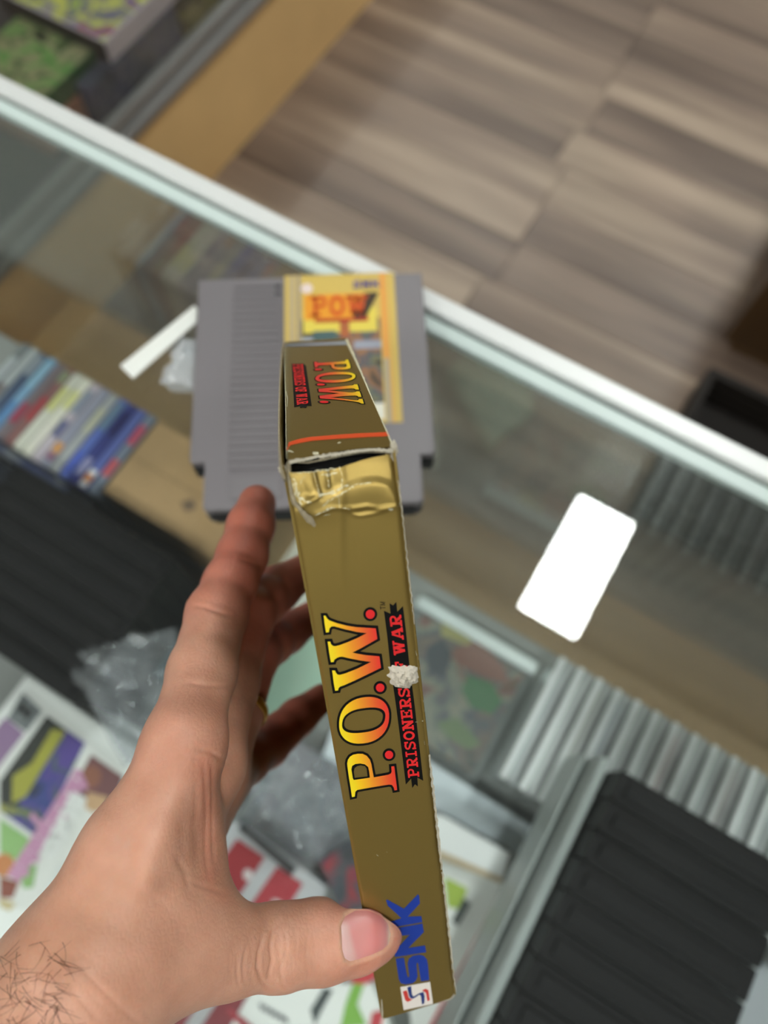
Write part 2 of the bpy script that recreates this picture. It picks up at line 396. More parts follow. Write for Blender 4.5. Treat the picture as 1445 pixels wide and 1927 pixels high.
# ---------------------------------------------------------------- wooden furniture at the right
wb = wood_mat('dark_brown_wood', [(0.35, lin(44, 28, 14)), (0.55, lin(62, 42, 20)), (0.75, lin(82, 58, 30))], 3, 30, 0.5)
c0 = onz(1345, 660, 0); c1 = onz(1300, 738, 0)
t = thing('wooden_cabinet', (c0[0]+0.25, c0[1]+0.25, 0), 'dark brown wooden cabinet standing on the plank floor', 'cabinet')
MB().box(c0[0], c0[0]+0.6, c0[1], c0[1]+0.55, 0.04, 0.55, 0.004).build('body', wb, t, True)
MB().box(c0[0]+0.02, c0[0]+0.58, c0[1]+0.02, c0[1]+0.53, 0, 0.04).build('plinth', wb, t, True)
MB().box(c0[0]-0.008, c0[0]+0.61, c0[1]-0.008, c0[1]+0.56, 0.55, 0.57, 0.003).build('top_board', wb, t, True)
t = thing('storage_crate', (c1[0]+0.3, c1[1]-0.16, 0), 'low black-brown crate on the floor in front of the wooden cabinet', 'crate')
bk = mat('black_brown', lin(26, 18, 12), 0.6)
for k in range(4): MB().box(c1[0], c1[0]+0.6, c1[1]-0.30, c1[1]-0.285, 0.004+k*0.024, 0.024+k*0.024, 0.001).build('slat', bk, t, True); MB().box(c1[0], c1[0]+0.6, c1[1]-0.015, c1[1], 0.004+k*0.024, 0.024+k*0.024, 0.001).build('slat', bk, t, True)
MB().box(c1[0], c1[0]+0.015, c1[1]-0.285, c1[1]-0.015, 0, 0.1, 0.001).build('end_board', bk, t, True)
MB().box(c1[0]+0.585, c1[0]+0.6, c1[1]-0.285, c1[1]-0.015, 0, 0.1, 0.001).build('end_board', bk, t, True)
MB().box(c1[0]+0.015, c1[0]+0.585, c1[1]-0.285, c1[1]-0.015, 0.0, 0.012).build('bottom_board', bk, t, True)

# ---------------------------------------------------------------- coloured game cases standing in a row, spines up
TH = 0.0102; ST = GZ-0.25
spines = [((122, 132, 150), [((196, 84, 110), .62, .86), ((198, 92, 100), .22, .42)], 'blue grey game case with two pink marks on its spine, beside the cardboard'),
          ((92, 104, 168), [((226, 226, 230), .02, .22), ((226, 150, 96), .08, .16)], 'violet blue game case with a white end and an orange mark on its spine'),
          ((58, 64, 128), [((40, 40, 96), .6, .9), ((150, 150, 190), .1, .3)], 'dark blue game case in the row of spines'),
          ((92, 112, 184), [((110, 136, 160), .6, .95), ((84, 104, 196), .05, .3)], 'bright blue game case in the row of spines'),
          ((168, 170, 172), [((198, 198, 176), .5, .8)], 'silver grey game case beside the bright blue one'),
          ((150, 152, 170), [((222, 160, 90), .16, .28), ((150, 90, 120), .08, .14)], 'lilac grey game case with an orange spot on its spine'),
          ((190, 180, 190), [((90, 96, 140), .3, .5), ((140, 150, 168), .6, .9)], 'pale lilac game case with a blue patch on its spine'),
          ((222, 220, 206), [((222, 222, 150), .6, .82), ((230, 226, 216), .1, .4)], 'cream white game case with a yellow patch on its spine'),
          ((206, 206, 194), [((214, 214, 140), .5, .8)], 'off-white game case with a pale yellow middle, in the row of spines'),
          ((134, 96, 94), [((170, 70, 76), .3, .6), ((140, 150, 120), .8, .95)], 'dull red game case in the row of spines'),
          ((120, 110, 116), [((160, 60, 84), .2, .45)], 'taupe game case with a crimson patch on its spine'),
          ((126, 164, 196), [((150, 190, 214), .6, .95), ((96, 140, 190), .05, .4)], 'light blue game case in the row of spines'),
          ((70, 84, 110), [((150, 160, 170), .7, .95)], 'slate blue game case beside the light blue one'),
          ((170, 176, 178), [((120, 110, 110), .3, .5)], 'grey white game case near the left end of the row of spines'),
          ((120, 126, 128), [((190, 196, 200), .5, .8)], 'mid grey game case at the left end of the row of spines')]
body = MB().box(-TH/2+0.0004, TH/2-0.0004, 0, 0.0885, 0, ST-SZ-0.0006, 0.0008, 1).mesh()
for i, (c, marks, lab) in enumerate(spines):
    x = -0.3365-i*TH*1.02
    t = thing('game_case', (x, 0.0755, SZ), lab, 'game case', 'coloured game cases standing in a row')
    me = body.copy(); link('case_shell', me, pmat(*c), t)
    MB().box(-TH/2+0.001, TH/2-0.001, 0.003, 0.0855, ST-SZ-0.0006, ST-SZ).build('spine_print', pmat(*[min(255, int(v*1.06)) for v in c]), t)
    for mc, a, b in marks:
        MB().box(-TH/2+0.0016, TH/2-0.0016, 0.0885*a, 0.0885*b, ST-SZ, ST-SZ+0.0002+0.0002*(a < .1)+0.0003*(b < .17)).build('spine_mark', pmat(*mc), t)
# dark box in front of that row
t = thing('game_case', (-0.40, 0.048, SZ), 'black game case lying in front of the row of coloured spines', 'game case')
MB().box(-0.47, -0.335, 0.064, 0.0745, SZ, SZ+0.085, 0.001).build('case_shell', pmat(20, 24, 34), t, True)
MB().box(-0.45, -0.36, 0.0655, 0.073, SZ+0.085, SZ+0.0856).build('spine_print', blotch('navy_print', []), t, True)

MB().box(-0.49, -0.386, -0.06, 0.060, SZ, SZ+0.09, 0.001).build('case_shell', pmat(20, 24, 34), t, True)
# cardboard box
t = thing('cardboard_box', (-0.26, 0.14, SZ), 'plain brown cardboard box lying beside the row of coloured spines', 'box')
cb = mat('cardboard', lin(178, 146, 104), 0.8, noise=0.12, nscale=60)
MB().box(-0.3304, -0.185, 0.083, 0.163, SZ, ST-0.002, 0.001).build('carton', cb, t, True)
MB().box(-0.3304, -0.185, 0.1227, 0.1233, ST-0.002, ST-0.0016).build('flap_seam', pmat(120, 96, 66), t, True)
MB().prism([tuple(onz(x, y, ST-0.002)[:2]) for x, y in ((340, 946), (362, 938), (370, 956), (350, 964))], ST-0.002, ST-0.0016).build('stain', pmat(120, 100, 80), t, True)

# black ribbed sleeves: left row on the shelf, right row in a grey tray
def sleeve(length, th, h):
    t = thing('game_sleeve', (0, 0, 0), 'x', 'sleeve')
    m = MB(); m.box(0, length, -th+0.0003, -0.0003, 0, h-0.003, 0.0016); m.box(0.006, length-0.006, -th+0.0045, -0.0045, h-0.003, h, 0.0012)
    m.build('shell', mat('black_plastic', lin(13, 13, 15), 0.5, spec=0.22, bump=0.1, bscale=400), t)
    MB().box(0, 0.004, -th+0.003, -0.003, h-0.0031, h-0.0012).build('rim', mat('black_plastic', (0, 0, 0, 1)), t)
    return t
LZ = GZ-0.2
s0 = sleeve(0.158, 0.018, LZ-SZ)
ordn = ['nearest the coloured spines', 'second from the coloured spines', 'third from the coloured spines', 'fourth from the coloured spines', 'fifth from the coloured spines', 'sixth from the coloured spines', 'seventh from the coloured spines']
for i in range(7):
    o = s0 if i == 0 else dup(s0, (0, 0, 0))
    o.location = (-0.376+random.uniform(-.001, .001), 0.0605-i*0.018, SZ)
    o['label'] = 'black plastic game sleeve in the left row, '+ordn[i]; o['group'] = 'black sleeves in the left row'
TRZ = GZ-0.2432
tray = thing('storage_tray', (0.18, -0.02, TRZ), 'grey plastic tray holding the right row of black sleeves', 'tray')
gp = mat('grey_plastic', lin(176, 184, 182), 0.4)
MB().box(0.1105, 0.262, -0.135, 0.092, TRZ, TRZ+0.003).build('tray_floor', gp, tray, True)
MB().box(0.1150, 0.1212, -0.135, 0.092, TRZ+0.003, TRZ+0.085, 0.001).build('tray_wall', gp, tray, True)
MB().box(0.1105, 0.1125, -0.135, 0.092, TRZ+0.003, TRZ+0.055, 0.0006).build('tray_wall', gp, tray, True)
MB().box(0.2585, 0.262, -0.135, 0.092, TRZ+0.003, TRZ+0.05, 0.001).build('tray_wall', gp, tray, True)
RZ = GZ-0.13
s1 = sleeve(0.111, 0.0192, RZ-TRZ-0.003)
ordr = ['at the top end by the clear cases', 'second from the clear cases', 'third from the clear cases', 'fourth from the clear cases', 'fifth from the clear cases', 'sixth from the clear cases', 'seventh from the clear cases', 'eighth from the clear cases', 'ninth from the clear cases', 'tenth from the clear cases']
for i in range(10):
    o = s1 if i == 0 else dup(s1, (0, 0, 0))
    o.location = (0.1228+random.uniform(-.001, .001), 0.0862-i*0.0194, TRZ+0.0034)
    o['label'] = 'black plastic game sleeve in the grey tray, '+ordr[i]; o['group'] = 'black sleeves in the grey tray'
t = thing('cardboard_box', (0.19, -0.05, SZ), 'cardboard box under the grey tray', 'box')
MB().box(0.185, 0.258, -0.13, 0.035, SZ, TRZ-0.0005, 0.001).build('carton', cb, t, True)

# clear cases standing in a row
clear = glassmat('clear_plastic', (0.86, 0.9, 0.9, 1), haze=0.42, hazecol=(0.9, 0.93, 0.93, 1), rough=0.08)
JT = 0.0145; JZ = GZ-0.25
ins = [(176, 182, 186), (206, 208, 206), (186, 180, 170), (150, 160, 176), (206, 206, 196), (190, 196, 196), (196, 150, 150), (206, 210, 206), (186, 190, 190), (206, 170, 170), (210, 212, 206), (170, 176, 180), (190, 190, 186), (206, 200, 170), (200, 204, 202), (206, 176, 96), (190, 196, 200), (150, 166, 186), (200, 200, 200)]
m0 = MB()
m0.box(0.0003, JT-0.0003, 0, 0.106, 0, JZ-SZ, 0.0012, 1)
jm = m0.mesh()
im = MB().box(0.003, JT-0.0045, 0.006, 0.098, 0.006, JZ-SZ-0.0035).mesh()
rm = MB().box(0.0003, 0.0050, 0.0, 0.106, JZ-SZ-0.0002, JZ-SZ+0.0016, 0.0007, 1).mesh()
nth = ['first', 'second', 'third', 'fourth', 'fifth', 'sixth', 'seventh', 'eighth', 'ninth', 'tenth', 'eleventh', 'twelfth', 'thirteenth', 'fourteenth', 'fifteenth', 'sixteenth', 'seventeenth', 'eighteenth', 'nineteenth']
for i, c in enumerate(ins):
    t = thing('clear_game_case', (0.0745+i*0.0163, 0.0545, SZ), 'clear plastic game case standing in the clear row, %s from the picture case' % nth[i], 'game case', 'clear game cases standing in a row')
    link('case_shell', jm, clear, t); link('spine_insert', im.copy(), pmat(*[min(250, int(v*1.3)) for v in c]), t); link('hinge_rim', rm, mat('clear_rim', lin(238, 242, 242), 0.2), t)

# picture case lying flat
t = thing('clear_game_case', (0.01, 0.105, SZ), 'clear case with a green and brown picture, lying flat beside the clear row', 'game case')
zt = SZ+0.011
MB().box(-0.053, 0.0715, 0.046, 0.166, SZ, zt, 0.001).build('case_shell', glassmat('clear_plastic_flat', (0.92, 0.94, 0.94, 1), haze=0.1, hazecol=(0.85, 0.88, 0.88, 1), rough=0.08), t, True)
MB().box(-0.043, 0.0645, 0.052, 0.152, SZ+0.001, zt-0.003).build('cover_card', blotch('hazy_cover', [(60, 70, 60), (128, 110, 96), (74, 84, 92), (150, 150, 130), (128, 76, 66), (90, 90, 60)], 30, 5.5), t, True)
MB().box(-0.053, 0.0715, 0.1545, 0.166, zt-0.003, zt+0.0006, 0.0005).build('hinge_rim', mat('clear_rim2', lin(214, 226, 226), 0.25), t, True)
g = pxpatch('cover_print', [(880, 1270), (925, 1285), (945, 1320), (925, 1345), (885, 1330), (868, 1300)], zt-0.0026, pmat(58, 120, 66), t)
pxpatch('cover_print', [(800, 1220), (832, 1200), (850, 1230), (838, 1275), (805, 1262)], zt-0.0026, pmat(52, 62, 74), t)
pxpatch('cover_print', [(850, 1222), (900, 1205), (945, 1250), (960, 1290), (900, 1270), (860, 1250)], zt-0.0026, pmat(146, 92, 76), t)
pxpatch('cover_print', [(832, 1170), (900, 1190), (880, 1215), (830, 1195)], zt-0.0026, pmat(178, 170, 96), t)
pxpatch('cover_print', [(820, 1360), (860, 1350), (905, 1400), (880, 1410), (840, 1385)], zt-0.0026, pmat(110, 132, 84), t)

# ---------------------------------------------------------------- white cases at lower left
zc = SZ+0.045
p0 = onz(50, 1266, zc); x0 = p0[0]; yt = p0[1]
W_ = 0.135; H_ = 0.19
wp = mat('white_case_plastic', lin(244, 247, 244), 0.3)
for k, (dx, dy, lab) in enumerate(((0.012, 0.0, 'white game case at the bottom of the left stack'), (0.022, 0.0105, 'white game case in the middle of the left stack, sticking out'), (0, 0, 'white game case with a comic panel cover and a pink title, on the left stack'))):
    t = thing('white_game_case', (x0+dx+W_/2, yt+dy-H_/2, SZ+k*0.015), lab, 'game case')
    MB().box(x0+dx, x0+dx+W_, yt+dy-H_, yt+dy, SZ+k*0.015, SZ+k*0.015+0.0147, 0.003).build('case_shell', wp, t, True)
    topc = t
zz = zc+0.0001
P = lambda nm, pix, m, dz=0.0: pxpatch(nm, pix, zz+dz, m, topc)
pb = pmat(232, 234, 230)
P('cover_sheet', [(56, 1300), (232, 1440), (200, 1600), (110, 1720), (-40, 1700), (-40, 1420)], pb)
P('rating_box', [(43, 1303), (80, 1338), (50, 1378), (14, 1352)], pmat(120, 126, 128), 0.0004)
P('cover_panel', [(10, 1350), (46, 1380), (-10, 1452), (-40, 1440), (-40, 1410)], pmat(150, 120, 158), 0.0004)
P('cover_panel', [(88, 1346), (160, 1398), (140, 1440), (80, 1560), (62, 1570), (0, 1526), (0, 1470)], blotch('comic_panel', [(30, 34, 40), (52, 70, 140), (84, 66, 150), (70, 96, 90), (170, 166, 66)], 40, 1.9), 0.0004)
P('cover_panel', [(88, 1346), (122, 1372), (60, 1470), (30, 1520), (0, 1510), (0, 1470)], pmat(40, 44, 38), 0.0006)
P('cover_panel', [(98, 1372), (124, 1376), (78, 1450), (48, 1500), (22, 1512), (24, 1460), (60, 1436)], pmat(170, 168, 60), 0.0008)
P('cover_panel', [(128, 1376), (160, 1398), (128, 1450), (104, 1440)], pmat(88, 70, 150), 0.0008)
P('cover_panel', [(172, 1420), (232, 1462), (206, 1530), (150, 1500), (150, 1460)], pmat(126, 82, 84), 0.0004)
P('cover_panel', ell(172, 1462, 18, 22, 14, 0.4), pmat(150, 96, 76), 0.0006)
P('cover_panel', [(165, 1490), (205, 1500), (188, 1536), (160, 1520)], pmat(206, 168, 128), 0.0008)
P('cover_panel', [(0, 1540), (56, 1578), (36, 1622), (0, 1604)], pmat(150, 196, 120), 0.0004)
P('cover_panel', ell(8, 1628, 20, 22, 14), pmat(206, 132, 72), 0.0006)
P('cover_panel', [(0, 1650), (36, 1660), (24, 1690), (0, 1690)], pmat(140, 66, 46), 0.0006)
P('cover_panel', [(36, 1640), (70, 1625), (62, 1670), (44, 1672)], pmat(140, 186, 110), 0.0006)
P('cover_panel', [(0, 1690), (30, 1700), (18, 1715), (0, 1705)], pmat(206, 190, 140), 0.0006)
# pink slanted title script (loops of a pen) and white block letters
def strokes(name, lines, w, z, m, parent):
    V = []; Fc = []
    for L in lines:
        q = [onz(x, y, z)[:2] for x, y in L]
        for a, b in zip(q, q[1:]):
            d = b-a; l = np.linalg.norm(d)
            if l < 1e-6: continue
            d /= l; n = np.array([-d[1], d[0]])*w/2; e = d*w*0.3; o = len(V)
            z += 4e-6; V += [(*(a-e+n), z), (*(a-e-n), z), (*(b+e-n), z), (*(b+e+n), z)]; Fc.append((o, o+1, o+2, o+3))
    return link(name, fixn(me_from(V, Fc)), m, parent, True)
pk = pmat(206, 150, 186)
axis = lambda s, h: (146-128*s+26*h*0.8, 1452+190*s*1.0+20*h)
sc = []
for k in range(7):
    s = k/7.0
    sc.append([axis(s, 0.1), axis(s+0.05, 1.0), axis(s+0.09, 0.1), axis(s+0.12, 0.8), axis(s+0.15, 0.05)])
sc.append([axis(0, -0.05), axis(0.3, 0.0), axis(0.6, 0.05), axis(1.0, 0.1)]); sc.append([(60, 1534), (78, 1556), (95, 1570)])
strokes('title_script', sc, 0.0042, zz+0.0013, pk, topc)
txt = bpy.data.curves.new('txt', 'FONT'); txt.body = 'auto'; txt.size = 1.0; txt.offset = 0.045; txt.space_character = 0.92
txo = bpy.data.objects.new('txt', txt); COL.objects.link(txo)
dg = bpy.context.evaluated_depsgraph_get(); tm = bpy.data.meshes.new_from_object(txo.evaluated_get(dg)); bpy.data.objects.remove(txo)
vs = np.array([v.co[:] for v in tm.vertices]); vs[:, 0] /= vs[:, 0].max(); vs[:, 1] /= 0.75
A_, B_, C_, D_ = [onz(x, y, zz+0.0017) for x, y in ((137, 1490), (76, 1606), (110, 1632), (180, 1510))]
fm = quadmap(A_, B_, C_, D_); 
for v, q in zip(tm.vertices, vs): v.co = fm(q[0], q[1])
link('title_lettering', tm, pmat(236, 238, 236), topc, True)
strokes('title_lettering', [[(185, 1530), (170, 1560), (150, 1585)], [(176, 1560), (140, 1610)], [(128, 1625), (96, 1672)], [(110, 1630), (84, 1690)]], 0.004, zz+0.0017, pmat(226, 230, 228), topc)
tm2 = None
txt = bpy.data.curves.new('txt', 'FONT'); txt.body = 'M'; txt.offset = 0.03
txo = bpy.data.objects.new('txt', txt); COL.objects.link(txo)
dg = bpy.context.evaluated_depsgraph_get(); tm = bpy.data.meshes.new_from_object(txo.evaluated_get(dg)); bpy.data.objects.remove(txo)
vs = np.array([v.co[:] for v in tm.vertices]); vs -= vs.min(0); vs /= np.maximum(vs.max(0), 1e-6)
fm = quadmap(*[onz(x, y, zz+0.0009) for x, y in ((42, 1318), (62, 1338), (50, 1356), (30, 1338))])
for v, q in zip(tm.vertices, vs): v.co = fm(q[0], q[1])
link('rating_letter', tm, pmat(36, 38, 38), topc, True)

# crumpled clear bag, film over the cases
film = glassmat('bag_film', (0.86, 0.88, 0.9, 1), haze=0.22, hazecol=(0.55, 0.58, 0.61, 1), rough=0.12, bump=0.9, bscale=60)
from mathutils import noise as mn
def bag(name, quad, z, amp, label, m, n=26, sc_=45.0):
    A, B, C, D = [onz(x, y, z) for x, y in quad]
    fm = quadmap(A, B, C, D); V = []; Fc = []
    for lay in (0, 1):
        o = len(V)
        for j in range(n+1):
            for i in range(n+1):
                p = fm(i/n, j/n); q = Vector((p[0]*sc_, p[1]*sc_, lay*3.7))
                edge = min(i, j, n-i, n-j)/n*5; k = min(1, edge)
                h = (abs(mn.noise(q))*1.6+0.5*abs(mn.noise(q*2.3)))*amp*(0.35+0.65*k)
                jx = 0.004*mn.noise(q*1.3+Vector((9, 1, 2))); jy = 0.004*mn.noise(q*1.3+Vector((2, 7, 5)))
                V.append((p[0]+jx, p[1]+jy, z+(h if lay else h*0.15) - (0 if lay else 0.004)))
        for j in range(n):
            for i in range(n):
                a = o+j*(n+1)+i; Fc.append((a, a+1, a+n+2, a+n+1))
    c = (A+B+C+D)/4
    t = thing(name, (c[0], c[1], z), label, 'bag'); link('film', me_from(V, Fc, True), m, t, True); return t
bag('plastic_bag', ((330, 1180), (120, 1235), (240, 1440), (360, 1400)), GZ-0.205, 0.02, 'crumpled clear plastic bag by the left stack of white cases', film)

# odd boxes around the hand
def slab(name, quad, z, th, m, label, cat, top=None):
    P = [tuple(onz(x, y, z)[:2]) for x, y in quad]; c = np.mean(P, 0)
    t = thing(name, (c[0], c[1], z-th), label, cat)
    MB().prism(P, z-th, z, 0.001).build('carton', m, t, True)
    if top is not None:
        Q = [tuple(np.array(p)*0.94+c*0.06) for p in P]; MB().prism(Q, z-0.0001, z+0.0004).build('cover_print', top, t, True)
    return t
slab('game_box', ((340, 1090), (430, 1150), (330, 1300), (240, 1240)), SZ+0.03, 0.03, pmat(50, 84, 92), 'dark teal game box beside the left row of black sleeves', 'box', pmat(60, 96, 106))
slab('paper_sheet', ((420, 1000), (560, 960), (700, 1080), (520, 1160)), SZ+0.004, 0.003, pmat(232, 234, 224), 'off-white paper sheet on the shelf between the fingers and the box', 'paper')
slab('game_box', ((520, 1180), (720, 1170), (700, 1290), (470, 1400)), SZ+0.024, 0.02, pmat(150, 186, 166), 'pale green box on the shelf, seen between the fingers', 'box', pmat(164, 196, 176))
slab('game_box', ((640, 1330), (790, 1420), (760, 1500), (600, 1440)), SZ+0.03, 0.03, pmat(220, 230, 236), 'pale blue white box on the shelf behind the held box', 'box')
slab('game_box', ((436, 1440), (560, 1390), (700, 1480), (690, 1690), (560, 1640)), SZ+0.03, 0.03, pmat(116, 120, 124), 'grey box under the crumpled film, behind the palm', 'box', blotch('grey_print', [(120, 124, 128), (160, 164, 166), (140, 138, 144), (110, 112, 116)], 34, 4.4))
bag('plastic_bag', ((440, 1560), (640, 1640), (700, 1460), (520, 1390)), SZ+0.034, 0.012, 'crumpled clear film over a grey box, between palm and thumb', film)
t = slab('game_box', ((395, 1560), (440, 1545), (620, 1670), (540, 1800), (400, 1700)), SZ+0.05, 0.05, pmat(190, 192, 196), 'red and white game box seen between the palm and the thumb', 'box')
for q, c in ((((446, 1578), (498, 1614), (440, 1700), (388, 1660)), (158, 40, 50)), (((522, 1630), (570, 1664), (520, 1740), (466, 1710)), (172, 50, 62))):
    pxpatch('cover_print', q, SZ+0.0505, pmat(*c), t)
pxpatch('cover_print', ell(466, 1646, 9, 11, 12), SZ+0.0512, pmat(220, 210, 212), t); pxpatch('cover_print', ell(522, 1700, 12, 6, 12, 0.6), SZ+0.0512, pmat(220, 210, 212), t)
slab('game_box', ((447, 1560), (452, 1552), (556, 1634), (548, 1648)), SZ+0.062, 0.01, pmat(40, 44, 48), 'dark strip of a case end behind the red and white box', 'box')
slab('game_box', ((600, 1620), (690, 1560), (700, 1710), (640, 1720)), SZ+0.066, 0.03, pmat(60, 66, 72), 'dark grey box at the left edge of the held box, above the thumb', 'box', blotch('dark_red_print', [(50, 56, 62), (70, 76, 84), (150, 46, 56), (60, 66, 90)], 50, 2.9))

# white and red cases at lower middle
WZ = SZ+0.03
t = slab('white_game_case', ((455, 1850), (700, 1850), (760, 1990), (400, 2010)), WZ, 0.03, wp, 'white game case with red bands under the thumb', 'game case')
pxpatch('cover_band', ((300, 1862), (470, 1868), (400, 1990), (250, 1990)), WZ+0.0003, pmat(140, 34, 48), t)
pxpatch('cover_band', ((392, 1860), (424, 1862), (340, 1990), (310, 1990)), WZ+0.0007, pmat(196, 196, 200), t)
pxpatch('cover_band', ((424, 1900), (432, 1896), (480, 1935), (470, 1950)), WZ+0.0007, pmat(176, 44, 60), t)
pxpatch('cover_print', ((664, 1850), (686, 1850), (672, 1890), (690, 1930), (640, 1935), (650, 1890)), WZ+0.0005, pmat(130, 186, 74), t)
pxpatch('cover_print', ((610, 1858), (626, 1864), (606, 1900), (592, 1930), (584, 1900)), WZ+0.0005, pmat(70, 80, 80), t)
pxpatch('cover_print', ell(680, 1830, 30, 22, 16), WZ+0.0009, pmat(206, 62, 70), t)
pxpatch('cover_print', ((700, 1905), (724, 1900), (716, 1935), (694, 1935)), WZ+0.0009, pmat(200, 60, 70), t)
strokes('cover_lettering', [[(492, 1893+k*2) if 0 else (490+k*9, 1890+k*5), (494+k*9, 1900+k*5)] for k in range(6)], 0.0022, WZ+0.001, pmat(110, 112, 116), t)
t = slab('white_game_case', ((790, 1604), (958, 1668), (946, 1690), (800, 1960), (778, 1960), (745, 1700)), WZ, 0.03, wp, 'white game case with a red edge right of the held box', 'game case')
pxpatch('cover_band', ((938, 1684), (950, 1690), (812, 1960), (796, 1952)), WZ+0.0004, pmat(186, 60, 72), t)
pxpatch('cover_print', ((836, 1650), (880, 1672), (866, 1712), (842, 1706)), WZ+0.0004, pmat(170, 196, 80), t)
pxpatch('cover_print', ((872, 1690), (886, 1700), (862, 1742), (850, 1734)), WZ+0.0008, pmat(90, 98, 96), t)
t = slab('carton', ((800, 1530), (835, 1536), (960, 1606), (944, 1660), (800, 1606)), WZ+0.028, 0.027, pmat(242, 245, 245), 'white carton end with a tan stripe, above the red edged case', 'box')
pxpatch('stripe', ((800, 1588), (945, 1652), (941, 1662), (800, 1604)), WZ+0.0284, pmat(196, 178, 146), t)
slab('game_box', ((790, 1420), (1040, 1580), (1010, 1640), (960, 1600), (830, 1530), (770, 1500)), SZ+0.02, 0.018, pmat(222, 230, 234), 'pale grey box lying between the held box and the grey tray', 'box', pmat(212, 222, 228))
slab('clear_game_case', ((1408, 1790), (1500, 1850), (1480, 1990), (1360, 1960)), SZ+0.05, 0.05, pmat(150, 156, 160), 'pale grey case right of the grey tray, partly out of frame', 'game case', pmat(186, 192, 198))

# ---------------------------------------------------------------- things on the counter glass: white strip standing in for glare, and film beside the cartridge
slab('glare_strip', ((226, 688), (366, 574), (380, 596), (250, 712)), GZ+0.0012, 0.001, pmat(232, 232, 226), 'thin white strip standing in for glare on the glass left of the cartridge', 'paper')
bag('plastic_bag', ((300, 720), (372, 740), (378, 640), (340, 640)), GZ+0.003, 0.004, 'small clear plastic bag tucked under the left side of the cartridge', glassmat('bag_film2', (0.9, 0.92, 0.94, 1), haze=0.35, hazecol=(0.8, 0.82, 0.85, 1), rough=0.12, bump=0.9, bscale=90), 14, 90.0)
# ---------------------------------------------------------------- the held gold box
BT = np.array([-19.33208456, -8.79443728, 139.24853408])
BR = np.array([[0.986, 0.107, -0.129], [-0.151, 0.902, -0.405], [0.073, 0.419, 0.905]])
BT_w = c2w(BT); ex, ey, ez = [BR[:, i] @ RC for i in range(3)]
ex, ey, ez = [v/np.linalg.norm(v) for v in (ex, ey, ez)]
sn = -ez; tn = -ey
def sp(px, py, up=0.0): return onplane(px, py, BT_w, ez) + sn*up      # on the spine, 'up' metres proud of it
def tp(px, py, up=0.0): return onplane(px, py, BT_w, ey) + tn*up      # on the top face
MM = 0.001
box = thing('game_box', tuple(c2w(BT+BR @ np.array([11, 178, 60]))), 'gold cardboard game box with torn corners, held upright in the hand, its spine facing the camera', 'box')
box['label'] = 'gold cardboard game box with torn top corners, held in the hand, spine forward'
def gold_mat(name, rough=0.36):
    m = mat(name, lin(154, 129, 68), rough, 0.72, bump=0.06, bscale=2600)
    return m
gold = gold_mat('gold_card')
paper = mat('torn_grey_paper', lin(196, 186, 166), 0.9, noise=0.3, nscale=900, bump=0.6, bscale=1500)
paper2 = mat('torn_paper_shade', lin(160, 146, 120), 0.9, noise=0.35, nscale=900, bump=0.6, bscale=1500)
hollow_dark = mat('hollow_shade_black', lin(20, 18, 16), 0.95)
def G(L): return [(520+x/5.558, 820+y/5.558) for x, y in L]
TOPL = [(538, 894), (547.5, 892.5)] + [(x, y+6.5) for x, y in G([(350, 365), (550, 345), (700, 305), (900, 240), (1050, 205), (1180, 180)])] + [(748, 863)]
def lerp_line(L, u):
    L = np.array(L, float); d = np.r_[0, np.cumsum(np.linalg.norm(np.diff(L, axis=0), axis=1))]; s = u*d[-1]
    return np.array([np.interp(s, d, L[:, 0]), np.interp(s, d, L[:, 1])])
def seg_d(p, L):
    """distance of points p (n,2) to a polyline"""
    p = np.asarray(p, float); out = np.full(len(p), 1e9); side = np.zeros(len(p))
    for a, b in zip(L, L[1:]):
        a = np.array(a, float); b = np.array(b, float); ab = b-a
        t = np.clip(((p-a)@ab)/max(ab@ab, 1e-9), 0, 1); q = p-(a+t[:, None]*ab); d = np.hypot(q[:, 0], q[:, 1])
        s = np.sign(ab[0]*q[:, 1]-ab[1]*q[:, 0]); k = d < out
        out[k] = d[k]; side[k] = s[k]
    return out, side
CR_STEP = G([(330, 700), (420, 650), (480, 690), (620, 635), (760, 560), (900, 515), (1050, 500), (1160, 530), (1230, 640)])
CR_RIDGE = G([(420, 820), (560, 755), (640, 750), (800, 765), (950, 735), (1060, 770), (1170, 745), (1250, 740), (1310, 690)])
CR_LOOP = G([(740, 755), (800, 815), (870, 835), (1050, 800), (1170, 755)])
CR_FOLD = [(641, 882), (645, 912), (641, 935), (640, 970), (640, 1060), (652, 1160)]
CR_A = G([(390, 400), (420, 500), (450, 620)]); CR_B = G([(530, 400), (550, 540)]); CR_C = G([(300, 430), (255, 480), (300, 600), (390, 650)])
CR_V = [(668, 1012), (672, 1032), (674, 1050)]
CR_D = G([(250, 730), (330, 690), (420, 650)])
